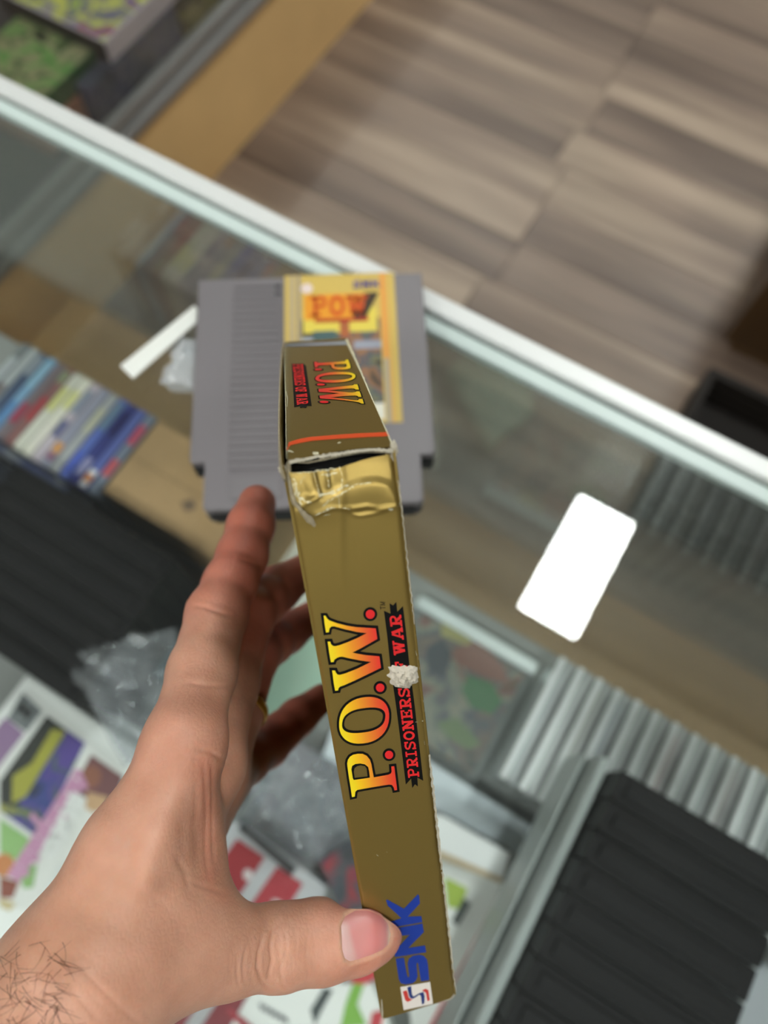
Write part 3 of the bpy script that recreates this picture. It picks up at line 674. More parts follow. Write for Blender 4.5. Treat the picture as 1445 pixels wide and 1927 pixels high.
def spine_h(p):
    """relief of the spine card in mm above its plane, for points given by where they lie"""
    p = np.asarray(p, float)
    h = np.zeros(len(p))
    yt = np.interp(p[:, 0], [540, 600, 680, 747], [886, 885, 864, 857])
    v = p[:, 1]-yt
    h -= 1.25*np.clip((95-v)/95, 0, 1)**2.0
    g = lambda L, w: np.exp(-(seg_d(p, L)[0]/w)**2)
    d, s = seg_d(p, CR_STEP); h += 0.3*np.where(s > 0, np.exp(-(d/30)**2), np.exp(-(d/9)**2)*1.0)*0.8 - 0.10*np.where(s > 0, 0, np.exp(-((d-16)/12)**2))
    h += 0.2*g(CR_RIDGE, 4.0) + 0.16*g(CR_LOOP, 3.0) - 0.16*g([(q[0], q[1]-5) for q in CR_LOOP[1:4]], 4.0)
    h += 0.2*g(CR_FOLD, 9)*np.clip((1170-p[:, 1])/200, 0, 1)
    h += 0.34*(g(CR_A, 3.2)+g(CR_B, 3.2)) - 0.1*g(CR_C, 6) + 0.28*g(CR_D, 4)
    h -= 0.06*g(CR_V, 2.2)
    # right edge rolled round
    xr = 747+(p[:, 1]-870)*(859-747)/(1878-870); h -= 0.9*np.clip(1-(xr-p[:, 0])/13, 0, 1)**2
    xl = 537+(p[:, 1]-893)*(717-537)/(1919-893); h -= 0.6*np.clip(1-(p[:, 0]-xl)/7, 0, 1)**2
    h += 0.12*np.sin(p[:, 1]/37.0)*np.exp(-((xr-p[:, 0])/16)**2)
    return h
def on_spine(pts, up=0.0):
    h = spine_h(pts); return np.array([sp(p[0], p[1], (hh+up)*MM) for p, hh in zip(pts, h)])
# spine panel
NU, NV = 64, 260
pix = np.zeros((NV+1, NU+1, 2)); Pm = np.zeros((NV+1, NU+1, 3))
for i in range(NU+1):
    u = i/NU; a = lerp_line(TOPL, u)
    b = np.array([717.5+(859-717.5)*u, 1919-(1919-1877)*u])
    if u < 0.06: b[1] -= 3*(1-u/0.06)
    if u > 0.95: b[1] -= 5*((u-0.95)/0.05)**2
    A3 = sp(*a); B3 = sp(*b)
    for j in range(NV+1):
        v = (j/NV)**1.35; Pm[j, i] = A3*(1-v)+B3*v
cc = w2c(Pm.reshape(-1, 3)); px2 = cc[:, :2]/cc[:, 2:]*F+np.array([PPX, PPY])
hh = spine_h(px2); V = Pm.reshape(-1, 3)+sn*(hh*MM)[:, None]
idx = lambda j, i: j*(NU+1)+i
Fc = [(idx(j, i), idx(j, i+1), idx(j+1, i+1), idx(j+1, i)) for j in range(NV) for i in range(NU)]
me = fixn(me_from(V, Fc, True)); link('spine_panel', me, gold, box, True)
# other panels: covers, bottom, back end
W, Hh, D = 22.0, 178.0, 127.0
def loc2w(x, y, z): return c2w(BT+BR @ np.array([x, y, z]))
def corner_loc(p):                           # world -> box axes, mm
    q = (np.asarray(p)-BT_w)*1000; return np.array([q@ex, q@ey, q@ez])
sTL, sTR = corner_loc(sp(538, 892)), corner_loc(sp(747, 868)); sBL, sBR = corner_loc(sp(717.5, 1916)), corner_loc(sp(859, 1875))
tL, tR = corner_loc(tp(534, 644)), corner_loc(tp(651, 637))
zb = (tL[2]+tR[2])/2
def panel(name, f0, nrm, th, nu, nv, m, label=None):
    V = []; Fc = []
    for k in (0, 1):
        for j in range(nv+1):
            for i in range(nu+1): V.append(f0(i/nu, j/nv)+np.asarray(nrm)*th*k*MM)
    n1 = (nu+1)*(nv+1); q = lambda k, j, i: k*n1+j*(nu+1)+i
    for j in range(nv):
        for i in range(nu):
            Fc.append((q(0, j, i), q(0, j, i+1), q(0, j+1, i+1), q(0, j+1, i))); Fc.append((q(1, j, i), q(1, j+1, i), q(1, j+1, i+1), q(1, j, i+1)))
    for i in range(nu): Fc += [(q(0, 0, i), q(1, 0, i), q(1, 0, i+1), q(0, 0, i+1)), (q(0, nv, i), q(0, nv, i+1), q(1, nv, i+1), q(1, nv, i))]
    for j in range(nv): Fc += [(q(0, j, 0), q(0, j+1, 0), q(1, j+1, 0), q(1, j, 0)), (q(0, j, nu), q(1, j, nu), q(1, j+1, nu), q(0, j+1, nu))]
    return link(name, fixn(me_from(V, Fc)), m, box, True, label)
# left cover bows outwards along its loose top edge
LE = [(531, 652), (527.5, 690), (525, 740), (523.5, 790), (525, 840), (527, 872), (534, 897)]
le = [corner_loc(tp(*p)) for p in LE]; le.sort(key=lambda q: q[2])
lz = [q[2] for q in le]; lxx = [q[0] for q in le]
def fL(u, v):
    z = -1.0+u*(zb+1); xt = np.interp(z, lz, lxx)+0.1; xb = sBL[0]*1.0
    x0 = xt*(1-v)**3+ (sTL[0]+(xb-sTL[0])*v)*(1-(1-v)**3)
    y = 0.2+v*(sBL[1]-0.2); return loc2w(x0, y, max(z, 0.3 if v > 0.03 else -0.6))
panel('front_cover', fL, ex, 0.45, 30, 24, gold)
def fR(u, v):
    z = 0.4+u*(zb-0.4); xt = sTR[0]+(tR[0]-sTR[0])*u; x0 = xt+(sBR[0]-sTR[0])*v
    return loc2w(x0-0.1, 0.4+v*(sBR[1]-0.4), z)
panel('back_cover', fR, -ex, 0.45, 8, 8, gold)
panel('bottom_panel', lambda u, v: loc2w(sBL[0]+(sBR[0]-sBL[0])*u, sBL[1]+(sBR[1]-sBL[1])*u-0.3, 0.6+v*(zb-0.6)), -ey, 0.45, 2, 2, gold)
panel('end_panel', lambda u, v: loc2w(tL[0]+(tR[0]-tL[0])*u, 0.6+v*(sBL[1]-1.0), zb), -ez, 0.45, 2, 2, gold)
# top flap
NEAR = [(541, 864)] + G([(140, 246), (300, 215), (480, 185), (640, 155), (850, 128), (1000, 118), (1195, 113)]) + [(738.5, 838)]
NU2, NV2 = 40, 60
Pm = []
def top_h(p):
    p = np.asarray(p, float)
    xl = 538-(860-p[:, 1])*4/216.; h = -0.5*np.clip(1-(p[:, 0]-xl)/9, 0, 1)**2
    v = np.interp(p[:, 0], [538, 740], [864, 838])-p[:, 1]
    h -= 0.22*np.clip(1-v/32, 0, 1)**2 + 0.1*np.clip(1-v/40, 0, 1)**2*np.clip((620-p[:, 0])/80, 0, 1)
    return h
pts = []
for j in range(NV2+1):
    v = j/NV2
    for i in range(NU2+1):
        u = i/NU2; a = lerp_line(NEAR, u); b = np.array([534.5+(650.5-534.5)*u, 643-7*u]); A3 = tp(*a); B3 = tp(*b); Pm.append(A3*(1-v)+B3*v)
cc = w2c(np.array(Pm)); px2 = cc[:, :2]/cc[:, 2:]*F+np.array([PPX, PPY]); th_ = top_h(px2)
V = np.array(Pm)+tn*(th_*MM)[:, None]
idx = lambda j, i: j*(NU2+1)+i
top = link('top_flap', fixn(me_from(V, [(idx(j, i), idx(j, i+1), idx(j+1, i+1), idx(j+1, i)) for j in range(NV2) for i in range(NU2)], True)), gold, box, True)
def on_top(pts, up=0.0):
    h = top_h(pts); return np.array([tp(p[0], p[1], (q+up)*MM) for p, q in zip(pts, h)])
# near-black solid inside, painting in the shade of the hollow box
def hollow_shade():
    V = [loc2w(x, y, z) for z in (2.5, zb-2) for (x, y) in ((1.6, 2.5), (sTR[0]-1.6, 2.5), (sBR[0]-1.6, sBR[1]-3), (sBL[0]+1.6, sBL[1]-4))]
    me = fixn(me_from(V, [(0, 1, 2, 3), (4, 7, 6, 5), (1, 5, 6, 2), (2, 6, 7, 3), (0, 3, 7, 4), (0, 4, 5, 1)])); link('hollow_shade_block', me, hollow_dark, box, True)
hollow_shade()
# print on the spine
def inkmat(name, c, rough=0.45): return mat(name, c, rough, 0.0, spec=0.2, bump=0.04, bscale=2600)
black = inkmat('ink_black', lin(6, 5, 5)); red = inkmat('ink_red', lin(226, 44, 46)); blue = inkmat('ink_blue', lin(30, 58, 150)); white = inkmat('ink_white', lin(232, 222, 214)); orange = inkmat('ink_orange', lin(222, 82, 40))
grad = attrmat('ink_gradient', 0.4, bump=0.04, bscale=2600)
def subdivide(V, T, maxe):
    V = [np.array(v[:2], float) for v in V]; T = list(T)
    for _ in range(12):
        big = False; nt_ = []; cache = {}
        for t in T:
            e = [(np.linalg.norm(V[t[k]]-V[t[(k+1) % 3]]), k) for k in range(3)]; l, k = max(e)
            if l <= maxe: nt_.append(t); continue
            big = True; a, b, c = t[k], t[(k+1) % 3], t[(k+2) % 3]; key = (min(a, b), max(a, b))
            if key not in cache: V.append((V[a]+V[b])/2); cache[key] = len(V)-1
            m = cache[key]; nt_ += [(a, m, c), (m, b, c)]
        T = nt_
        if not big: break
    return np.array(V), T
def flip_to(V, T, n):
    out = []
    for t in T:
        a, b, c = V[t[0]], V[t[1]], V[t[2]]
        out.append(tuple(t) if np.dot(np.cross(b-a, c-a), n) > 0 else (t[0], t[2], t[1]))
    return out
def print_on(name, shapes, m, up, fn=on_spine, n=sn, col=None, parent=None, maxe=14):
    V, T = join_flat([tess(*s) if isinstance(s, tuple) else tess(s) for s in shapes])
    V, T = subdivide(V, T, maxe)
    X = fn(V, up); T = flip_to(X, T, n)
    me = me_from(X, T); 
    if col is not None: setcol(me, col(V))
    return link(name, me, m, parent or box, True)
A_ = lambda L: [(640+x/9.031, 1320+y/9.031) for x, y in L]
B_ = lambda L: [(600+x/9.031, 1140+y/9.031) for x, y in L]
P_out = A_([(200, 1622), (175, 1450), (150, 1300), (125, 1120), (118, 1050), (130, 990), (165, 935), (220, 900), (300, 884), (380, 885), (450, 918), (505, 985), (530, 1060), (545, 1150), (572, 1285), (700, 1262), (820, 1240), (858, 1222), (874, 1190), (868, 1100), (918, 1095), (930, 1190), (950, 1350), (968, 1500), (922, 1508), (910, 1460), (880, 1415), (830, 1408), (600, 1445), (400, 1480), (290, 1500), (258, 1530), (248, 1612)])
P_hole = A_([(230, 1330), (215, 1300), (190, 1150), (205, 1090), (260, 1058), (340, 1050), (420, 1065), (475, 1110), (492, 1180), (505, 1290), (360, 1312)])
P_gold = A_([(246, 1296), (232, 1190), (245, 1130), (290, 1097), (350, 1083), (420, 1097), (450, 1140), (464, 1272)])
def tell(c, a, b, n=40, ex=2.3):
    out = []
    for i in range(n):
        t = 2*math.pi*i/n; x = math.copysign(abs(math.cos(t))**(2/ex), math.cos(t)); y = math.copysign(abs(math.sin(t))**(2/ex), math.sin(t))
        out.append((c[0]+a[0]*x+b[0]*y, c[1]+a[1]*x+b[1]*y))
    return out
O_out = tell((685, 1355), (47, -4.5), (-2.5, 43.6), ex=2.25); O_ring = tell((684.3, 1355), (40.5, -4.5), (-3.5, 23.3), ex=2.5); O_gold = tell((684, 1355), (36, -4), (-3.2, 18.8), ex=2.5)
W_out = B_([(80, 165), (112, 165), (135, 205), (170, 240), (300, 290), (480, 335), (640, 360), (965, 378), (992, 560), (850, 640), (700, 725), (570, 790), (640, 808), (800, 835), (1028, 855), (1055, 1050), (850, 1150), (600, 1270), (430, 1345), (360, 1370), (335, 1395), (325, 1435), (275, 1440), (250, 1300), (225, 1095), (275, 1095), (290, 1135), (320, 1165), (360, 1170), (450, 1145), (650, 1065), (885, 950), (700, 925), (520, 890), (400, 862), (350, 865), (300, 885), (262, 915), (250, 952), (203, 955), (180, 830), (148, 605), (192, 603), (205, 645), (235, 675), (275, 683), (350, 665), (500, 610), (650, 545), (810, 462), (640, 440), (440, 395), (260, 345), (210, 350), (180, 380), (168, 445), (120, 450), (100, 320)])
dots = [((731.9, 1420), 7.8, 12.0), ((715.2, 1293.7), 8.0, 12.5), ((696.6, 1155.5), 8.6, 13.2)]
blk = [(offset_poly(P_out, 4.3), [P_gold]), (offset_poly(O_out, 4.4), [O_gold]), offset_poly(W_out, 5.0)] + [ell(c[0], c[1], r2, r2*1.0, 24) for c, r1, r2 in dots]
fillp = [(P_out, [P_hole]), (O_out, [O_ring]), W_out]
# distance across the letters, for the yellow to red fade of the ink
def fade(V):
    V = np.asarray(V); xl = 537+(V[:, 1]-893)*(717-537)/(1919-893); xr = 747+(V[:, 1]-870)*(859-747)/(1878-870)
    t = (V[:, 0]-xl)/(xr-xl)
    st = [0.15, 0.22, 0.36, 0.50, 0.60, 0.70]; cs = np.array([lin(250, 220, 30), lin(252, 198, 20), lin(240, 150, 36), lin(232, 98, 40), lin(230, 56, 40), lin(228, 40, 46)])
    return np.stack([np.interp(t, st, cs[:, k]) for k in range(4)], 1)
lt = print_on('title_outline', blk, black, 0.05, maxe=10)
lt2 = print_on('title_lettering', fillp, grad, 0.09, col=fade, maxe=6)
print_on('title_dots', [ell(c[0], c[1], r1, r1, 20) for c, r1, r2 in dots], red, 0.09)
C_ = lambda x, y: (700+x/12.04, 1120+y/12.04)
D_ = lambda x, y: (720+x/12.04, 1330+y/12.04)
ban = [C_(268, 350), C_(415, 415), C_(395, 180), C_(475, 230), C_(548, 150), C_(572, 372), C_(700, 245), C_(770, 830), C_(840, 1520), D_(728, 0), D_(820, 800), D_(918, 1670), D_(785, 1602), (786.2, 1479.5), (780.6, 1475.6), (775.6, 1482.8), (773.4, 1465), (763.5, 1476.1), D_(420, 900), D_(305, 0), C_(420, 1660), C_(340, 900)]
print_on('banner', [ban], black, 0.05)
fm = quadmap(*[sp(*p) for p in ((789.0, 1461.0), (754.5, 1155.0), (732.0, 1155.5), (768.0, 1463.5))])
def w2px(X): c = w2c(X); return c[:, :2]/c[:, 2:]*F+np.array([PPX, PPY])
qs = []
for q in textquads('PRISONERS OF WAR'):
    X = np.array([fm(a, b*1.0) for a, b in q]); qs.append([tuple(p) for p in w2px(X)])
print_on('banner_lettering', qs, red, 0.09)
fm = quadmap(*[sp(*C_(*p)) for p in ((305, 325), (300, 140), (175, 130), (185, 325))])
print_on('trademark_sign', [[tuple(p) for p in w2px(np.array([fm(a, b) for a, b in q]))] for q in textquads('TM')], black, 0.05)
F_ = lambda L: [(700+x/9.031, 1680+y/9.031) for x, y in L]
K1 = F_([(238, 118), (268, 118), (540, 270), (778, 25), (800, 45), (812, 180), (605, 405), (838, 395), (850, 498), (330, 590), (315, 490), (500, 430), (265, 215)])
N1 = F_([(330, 612), (855, 522), (880, 665), (612, 938), (900, 893), (918, 1008), (393, 1092), (380, 995), (640, 712), (345, 742)])
S1 = F_([(403, 1120), (542, 1098), (570, 1280), (595, 1400), (607, 1435), (628, 1430), (632, 1400), (605, 1200), (625, 1120), (690, 1070), (800, 1050), (880, 1070), (930, 1130), (950, 1220), (970, 1482), (830, 1505), (800, 1310), (785, 1200), (770, 1185), (755, 1210), (775, 1420), (745, 1490), (690, 1535), (570, 1555), (490, 1535), (455, 1470)])
print_on('maker_lettering', [K1, N1, S1], blue, 0.05)
E_ = lambda L: [(700+x/4.5133, 1500+y/4.5133) for x, y in L]
print_on('emblem_plate', [E_([(240, 1612), (492, 1568), (518, 1755), (268, 1808)])], white, 0.05)
print_on('emblem_mark', [E_([(260, 1648), (296, 1640), (312, 1700), (330, 1714), (352, 1702), (330, 1724), (300, 1738), (280, 1718)]), E_([(424, 1640), (452, 1624), (478, 1636), (490, 1722), (470, 1730), (458, 1664), (446, 1652)])], mat('emblem_red', lin(206, 60, 54), 0.4), 0.09)
print_on('emblem_mark', [E_([(298, 1614), (332, 1602), (338, 1670), (350, 1692), (400, 1664), (436, 1652), (446, 1690), (444, 1748), (424, 1760), (414, 1690), (404, 1674), (356, 1706), (330, 1708), (316, 1690)])], mat('emblem_blue', lin(34, 56, 120), 0.4), 0.09)
# print on the top flap, the same title turned round
Tq = [tp(*p) for p in ((586.5, 681.2), (601.0, 759.5), (696.5, 761.5), (659.0, 676.8))]
fmt = quadmap(*Tq)
sq = [sp(*p) for p in (((832+14)/4.129+550, 1692/4.129+1080), (645/4.129+550, 262/4.129+1080), (216/4.129+550, 300/4.129+1080), (440/4.129+550, 1745/4.129+1080))]
o3 = sq[0]; e1 = sq[1]-sq[0]; e2 = sq[3]-sq[0]
def to_top(P):
    out = []
    for p in P:
        X = sp(*p)-o3
        M2 = np.array([[e1@e1, e1@e2], [e1@e2, e2@e2]]); s, h = np.linalg.solve(M2, [X@e1, X@e2]); out.append(tuple(w2px(fmt(s, h)[None])[0]))
    return out
tdots = [ell(c[0], c[1], r1*1.2, r1*1.1, 18) for c, r1, r2 in dots]; tdk = [ell(c[0], c[1], r2*1.15, r2, 18) for c, r1, r2 in dots]
print_on('title_outline', [(to_top(offset_poly(P_out, 3.8)), [to_top(P_gold)]), (to_top(offset_poly(O_out, 3.8)), [to_top(O_gold)]), to_top(offset_poly(W_out, 4.6))]+[to_top(d) for d in tdk], black, 0.06, on_top, tn)
def fadet(V):
    V = np.asarray(V); b0 = np.interp(V[:, 1], [681, 760], [586, 601]); b1 = np.interp(V[:, 1], [677, 762], [659, 697]); t = (V[:, 0]-b0)/(b1-b0)
    st = [0.0, 0.25, 0.5, 0.75, 0.9]; cs = np.array([lin(226, 40, 46), lin(226, 62, 40), lin(232, 116, 40), lin(240, 176, 30), lin(250, 214, 30)])
    return np.stack([np.interp(t, st, cs[:, k]) for k in range(4)], 1)
print_on('title_lettering', [(to_top(offset_poly(P_out, 1.1)), [to_top(offset_poly(P_hole, -1.1))]), (to_top(offset_poly(O_out, 1.2)), [to_top(offset_poly(O_ring, -1.2))]), to_top(offset_poly(W_out, 1.2))], grad, 0.1, on_top, tn, col=fadet, maxe=5)
print_on('title_dots', [to_top(d) for d in tdots], red, 0.1, on_top, tn)
H_ = lambda L: [(530+x/8.03, 660+y/8.03) for x, y in L]
print_on('banner', [H_([(150, 200), (325, 195), (368, 230), (455, 840), (385, 835), (370, 872), (322, 862), (280, 872), (275, 840), (190, 860)])], black, 0.06, on_top, tn)
fm = quadmap(*[tp(*H_([p])[0]) for p in ((165, 210), (232, 828), (405, 808), (322, 208))])
print_on('banner_lettering', [[tuple(p) for p in w2px(np.array([fm(a, b) for a, b in q]))] for q in textquads('PRISONERS OF WAR')], red, 0.1, on_top, tn)
I_ = lambda L: [(480+x/3.6125, 600+y/3.6125) for x, y in L]
print_on('red_stripe', [I_([(232, 838), (300, 818), (380, 804), (520, 792), (700, 780), (902, 771), (914, 797), (700, 808), (520, 820), (390, 830), (300, 846), (238, 862), (214, 885), (208, 868)])], orange, 0.06, on_top, tn)
print_on('grey_stripe', [I_([(208, 168), (612, 150), (628, 178), (206, 192)])], mat('grey_print', lin(112, 102, 104), 0.5), 0.06, on_top, tn)
# worn, torn and scuffed card: thin strips of bare paper
def ribbon(name, L, w, m, up, fn=on_spine, n=sn, jit=0.25, seed=1, parent=None, step=2.0, thick=0.0):
    rnd = random.Random(seed); L = np.array(L, float); d = np.r_[0, np.cumsum(np.linalg.norm(np.diff(L, axis=0), axis=1))]
    k = max(3, int(d[-1]/step)); A = []; B = []
    for i in range(k+1):
        s = d[-1]*i/k; p = np.array([np.interp(s, d, L[:, 0]), np.interp(s, d, L[:, 1])]); q = np.array([np.interp(min(s+1, d[-1]), d, L[:, 0])-np.interp(max(s-1, 0), d, L[:, 0]), np.interp(min(s+1, d[-1]), d, L[:, 1])-np.interp(max(s-1, 0), d, L[:, 1])])
        q /= max(np.linalg.norm(q), 1e-9); nn = np.array([-q[1], q[0]])
        ww = (np.interp(i/k, np.linspace(0, 1, len(w)), w) if hasattr(w, '__len__') else w)/2
        A.append(p+nn*ww*(1+rnd.uniform(-jit, jit))); B.append(p-nn*ww*(1+rnd.uniform(-jit, jit)))
    n2 = len(A); pts_ = np.array(A+[(a+b)/2 for a, b in zip(A, B)]+B)
    X = fn(pts_, up); X[n2:2*n2] += n*(thick*MM)
    T = []
    for i in range(n2-1): T += [(i, i+1, n2+i+1, n2+i), (n2+i, n2+i+1, 2*n2+i+1, 2*n2+i)]
    X = np.array(X); T2 = []
    for t in T:
        a, b, c = X[t[0]], X[t[1]], X[t[2]]; T2.append(t if np.dot(np.cross(b-a, c-a), n) > 0 else t[::-1])
    return [X, T2]
def ribbons(name, items, m, kind=None, **kw):
    V = []; Fc = []
    for k, it in enumerate(items):
        X, T = ribbon(name, it[0], it[1], m, it[2] if len(it) > 2 else 0.07, seed=k+3, **kw); o = len(V); V += list(X); Fc += [tuple(i+o for i in t) for t in T]
    return link(name, me_from(V, Fc, True), m, box, True, kind=kind)
def redge(y0, y1, off=0.0): return [(747+(y-870)*(859-747)/(1878-870)+off+1.2*math.sin(y*.31), y) for y in np.arange(y0, y1, 9)]
ribbons('worn_edge', [(redge(905, 1180, -0.9), [3.2, 2.2, 3.0, 1.8], 0.7), (redge(1180, 1420, -1.2), [1.0, 1.6, 1.0], 0.1), (redge(1420, 1640, -0.6), [3.0, 5.0, 4.0, 5.2, 3.6], 0.75), (redge(1640, 1860, -0.4), [3.4, 4.0, 2.0], 0.75),
                      ([(539+k*0.176*10, 905+10*k) for k in range(20)], [1.2, 0.6], 0.08), ([(718, 1880), (719.5, 1917), (725, 1919)], [1.2, 3.0, 2.0], 0.08), ([(857, 1858), (858, 1872), (846, 1880), (826, 1886)], [2.0, 4.0, 2.0, 1.0], 0.08)], paper)
white_wear = mat('foil_worn_white', lin(226, 218, 184), 0.6, noise=0.35, nscale=1500, bump=0.4, bscale=2000)
SCUFF = [(G([(165, 415), (330, 400), (460, 385), (640, 360)]), [3, 4, 5, 4]), (G([(390, 405), (410, 470), (430, 540), (450, 625)]), [4, 2.2, 3, 4]), (G([(530, 400), (545, 470), (550, 545)]), [7, 3, 2.5]),
                        (G([(470, 420), (560, 415), (640, 400)]), [5, 8, 3]), (G([(440, 630), (520, 610), (620, 590), (700, 540), (760, 520)]), [6, 4, 8, 7, 3]), (G([(480, 730), (560, 670), (640, 630), (720, 580), (820, 520), (900, 500), (990, 492)]), [3, 4, 3, 5, 3, 2]),
                        (G([(660, 340), (680, 400), (690, 470), (690, 560)]), [3, 2, 4, 5]), (G([(400, 830), (470, 790), (560, 750)]), [4, 4, 6]), (G([(490, 830), (560, 820)]), [2, 2]), (G([(560, 745), (680, 745), (770, 760)]), [3, 1.6, 1.2]),
                        (G([(650, 640), (660, 750)]), [2, 1.5]), (G([(180, 460), (200, 560), (230, 640), (300, 690), (370, 690)]), [6, 9, 10, 9, 3]), (G([(260, 720), (230, 650)]), [5, 7]), (G([(300, 440), (262, 480), (258, 520)]), [1.5, 2, 1]), (G([(1270, 740), (1300, 700), (1312, 670)]), [1.2, 1.4, 1.2]),
                        (G([(1170, 750), (1200, 770), (1215, 750)]), [4, 6, 4]), ([(708, 1608), (712, 1611)], [2, 1]), ([(712, 1620), (717, 1622)], [2, 1.5]), ([(727, 1602), (729, 1604)], [1.2, 1]), ([(781, 1358), (786, 1359)], [1, 1]), ([(794, 1358), (797, 1359)], [3, 3]), ([(799, 1395), (800, 1402)], [3, 2]), ([(782, 1226), (785, 1236)], [1, 1.5])]
rq = random.Random(31); frag = []
for L, w in SCUFF:
    L = np.array(L, float); dd = np.r_[0, np.cumsum(np.linalg.norm(np.diff(L, axis=0), axis=1))]; wm = float(np.mean(w))
    for st in range(max(2, int(wm*0.9))):
        s_ = 0.0
        while s_ < dd[-1]-0.5:
            ln = rq.uniform(2.5, 13); e_ = min(dd[-1], s_+ln)
            if rq.random() < 0.72:
                ww = np.interp((s_+e_)/2/dd[-1], np.linspace(0, 1, len(w)), w); o1, o2 = rq.uniform(-.42, .42)*ww, rq.uniform(-.42, .42)*ww; pts_ = []
                for q in np.linspace(s_, e_, 4):
                    p = np.array([np.interp(q, dd, L[:, 0]), np.interp(q, dd, L[:, 1])]); t_ = np.array([np.interp(min(q+1, dd[-1]), dd, L[:, 0])-np.interp(max(q-1, 0), dd, L[:, 0]), np.interp(min(q+1, dd[-1]), dd, L[:, 1])-np.interp(max(q-1, 0), dd, L[:, 1])]); t_ /= max(np.linalg.norm(t_), 1e-9)
                    f_ = (q-s_)/max(e_-s_, 1e-6); pts_.append(tuple(p+np.array([-t_[1], t_[0]])*(o1*(1-f_)+o2*f_)))
                frag.append((pts_, [0.3, min(2.4, .3+ww*rq.uniform(.15, .5)), 0.3]))
            s_ = e_+rq.uniform(0, 2.5)
ribbons('scuff_marks', frag, white_wear, kind='stuff', jit=0.7, step=1.2)
ribbons('torn_strip', [(G([(105, 395), (130, 480), (155, 600), (185, 690), (240, 750), (310, 830), (370, 890), (400, 930)]), [7, 8, 8, 9, 8, 9, 14, 6], 0.5)], paper2, thick=0.7, jit=0.12)
# torn lip of the top flap and the loose cover edge
ribbons('torn_lip', [(G([(100, 340), (110, 290), (135, 265), (190, 250), (300, 240), (400, 215), (480, 205), (640, 185), (850, 150), (1000, 138), (1130, 145), (1230, 150)]), [9, 7, 5, 4, 6, 7, 5.5, 6, 5, 4.5, 5.5, 7], 0.1)], paper, fn=on_top, n=tn, thick=0.3, jit=0.5)
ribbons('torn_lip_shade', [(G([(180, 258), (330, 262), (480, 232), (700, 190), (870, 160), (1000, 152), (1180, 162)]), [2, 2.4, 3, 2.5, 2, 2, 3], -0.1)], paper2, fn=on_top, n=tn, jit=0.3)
ribbons('worn_edge', [([(651.5, 638), (680, 702), (700, 750), (739, 838)], [4.5, 3, 1.6, 2.4], 0.06), ([(535, 650), (537, 760), (538.5, 858)], [1.0, 1.6, 1.2], 0.06), (G([(640, 78), (672, 70)]), [1.5, 1.5]), (G([(120, 150), (180, 170)]), [3, 1]), (G([(380, 175), (440, 180)]), [4, 5]), ([(538, 735), (541, 750), (540, 765)], [1, 1.5, 1])], white_wear, fn=on_top, n=tn)
cedge = []
V = []; Fc = []
for i, p in enumerate([(531, 654), (528, 690), (526, 730), (524.8, 770), (524.5, 810), (525.5, 850), (527.5, 876), (531, 890), (536, 902)]):
    w_ = [2.2, 2.6, 2.4, 3.2, 3.0, 3.6, 4.2, 6.5, 4][i]*0.5
    V += [tp(p[0]-w_, p[1], 0.02*MM), tp(p[0]+w_, p[1], 0.02*MM), tp(p[0]-w_, p[1], -0.5*MM), tp(p[0]+w_, p[1], -0.5*MM)]
for i in range(8):
    a = 4*i; b = a+4; Fc += [(a, a+1, b+1, b), (a+2, b+2, b+3, a+3), (a, b, b+2, a+2), (a+1, a+3, b+3, b+1)]
link('cover_edge', fixn(me_from(V, Fc)), paper2, box, True)
# fluffy torn paper: two corner tufts and a patch on the spine
def tuft(name, cx, cy, rx, ry, up, m, seed, fn=on_spine, n=sn, flat=0.6, spik=0.35, nseg=56, rings=16, poly=None):
    rnd = random.Random(seed); V2 = []; hs = []
    for r in range(rings+1):
        for a in range(nseg):
            t = 2*math.pi*a/nseg; k = 1+spik*mn.noise(Vector((math.cos(t)*2.2, math.sin(t)*2.2, seed)))+0.16*mn.noise(Vector((math.cos(t)*9, math.sin(t)*9, seed+3)))
            f = r/rings; V2.append((cx+rx*k*f*math.cos(t), cy+ry*k*f*math.sin(t)))
            hs.append(up*(1-f**3)*(0.55+1.1*abs(mn.noise(Vector((V2[-1][0]*.11, V2[-1][1]*.09, seed*1.7))))+0.5*mn.noise(Vector((V2[-1][0]*.33, V2[-1][1]*.3, seed)))) )
    X = fn(np.array(V2), 0.03)+n*(np.array(hs)*MM)[:, None]; T = []
    for r in range(rings):
        for a in range(nseg):
            q = (r*nseg+a, r*nseg+(a+1) % nseg, (r+1)*nseg+(a+1) % nseg, (r+1)*nseg+a); T.append(q)
    return link(name, fixn(me_from(X, T, True)), m, box, True)
patchm = mat('bare_paper_patch', lin(206, 196, 180), 0.95, noise=0.22, nscale=1200, bump=0.8, bscale=1400)
tuft('torn_paper_patch', 760, 1272, 30, 22, 1.5, patchm, 5)
tuft('torn_corner', 743.5, 853, 8, 17, 1.2, paper, 11)
tuft('torn_corner', 530, 889, 7, 8, 1.0, paper, 17)
tuft('torn_corner', 541, 876, 5, 14, 0.7, paper2, 23, fn=on_top, n=tn)

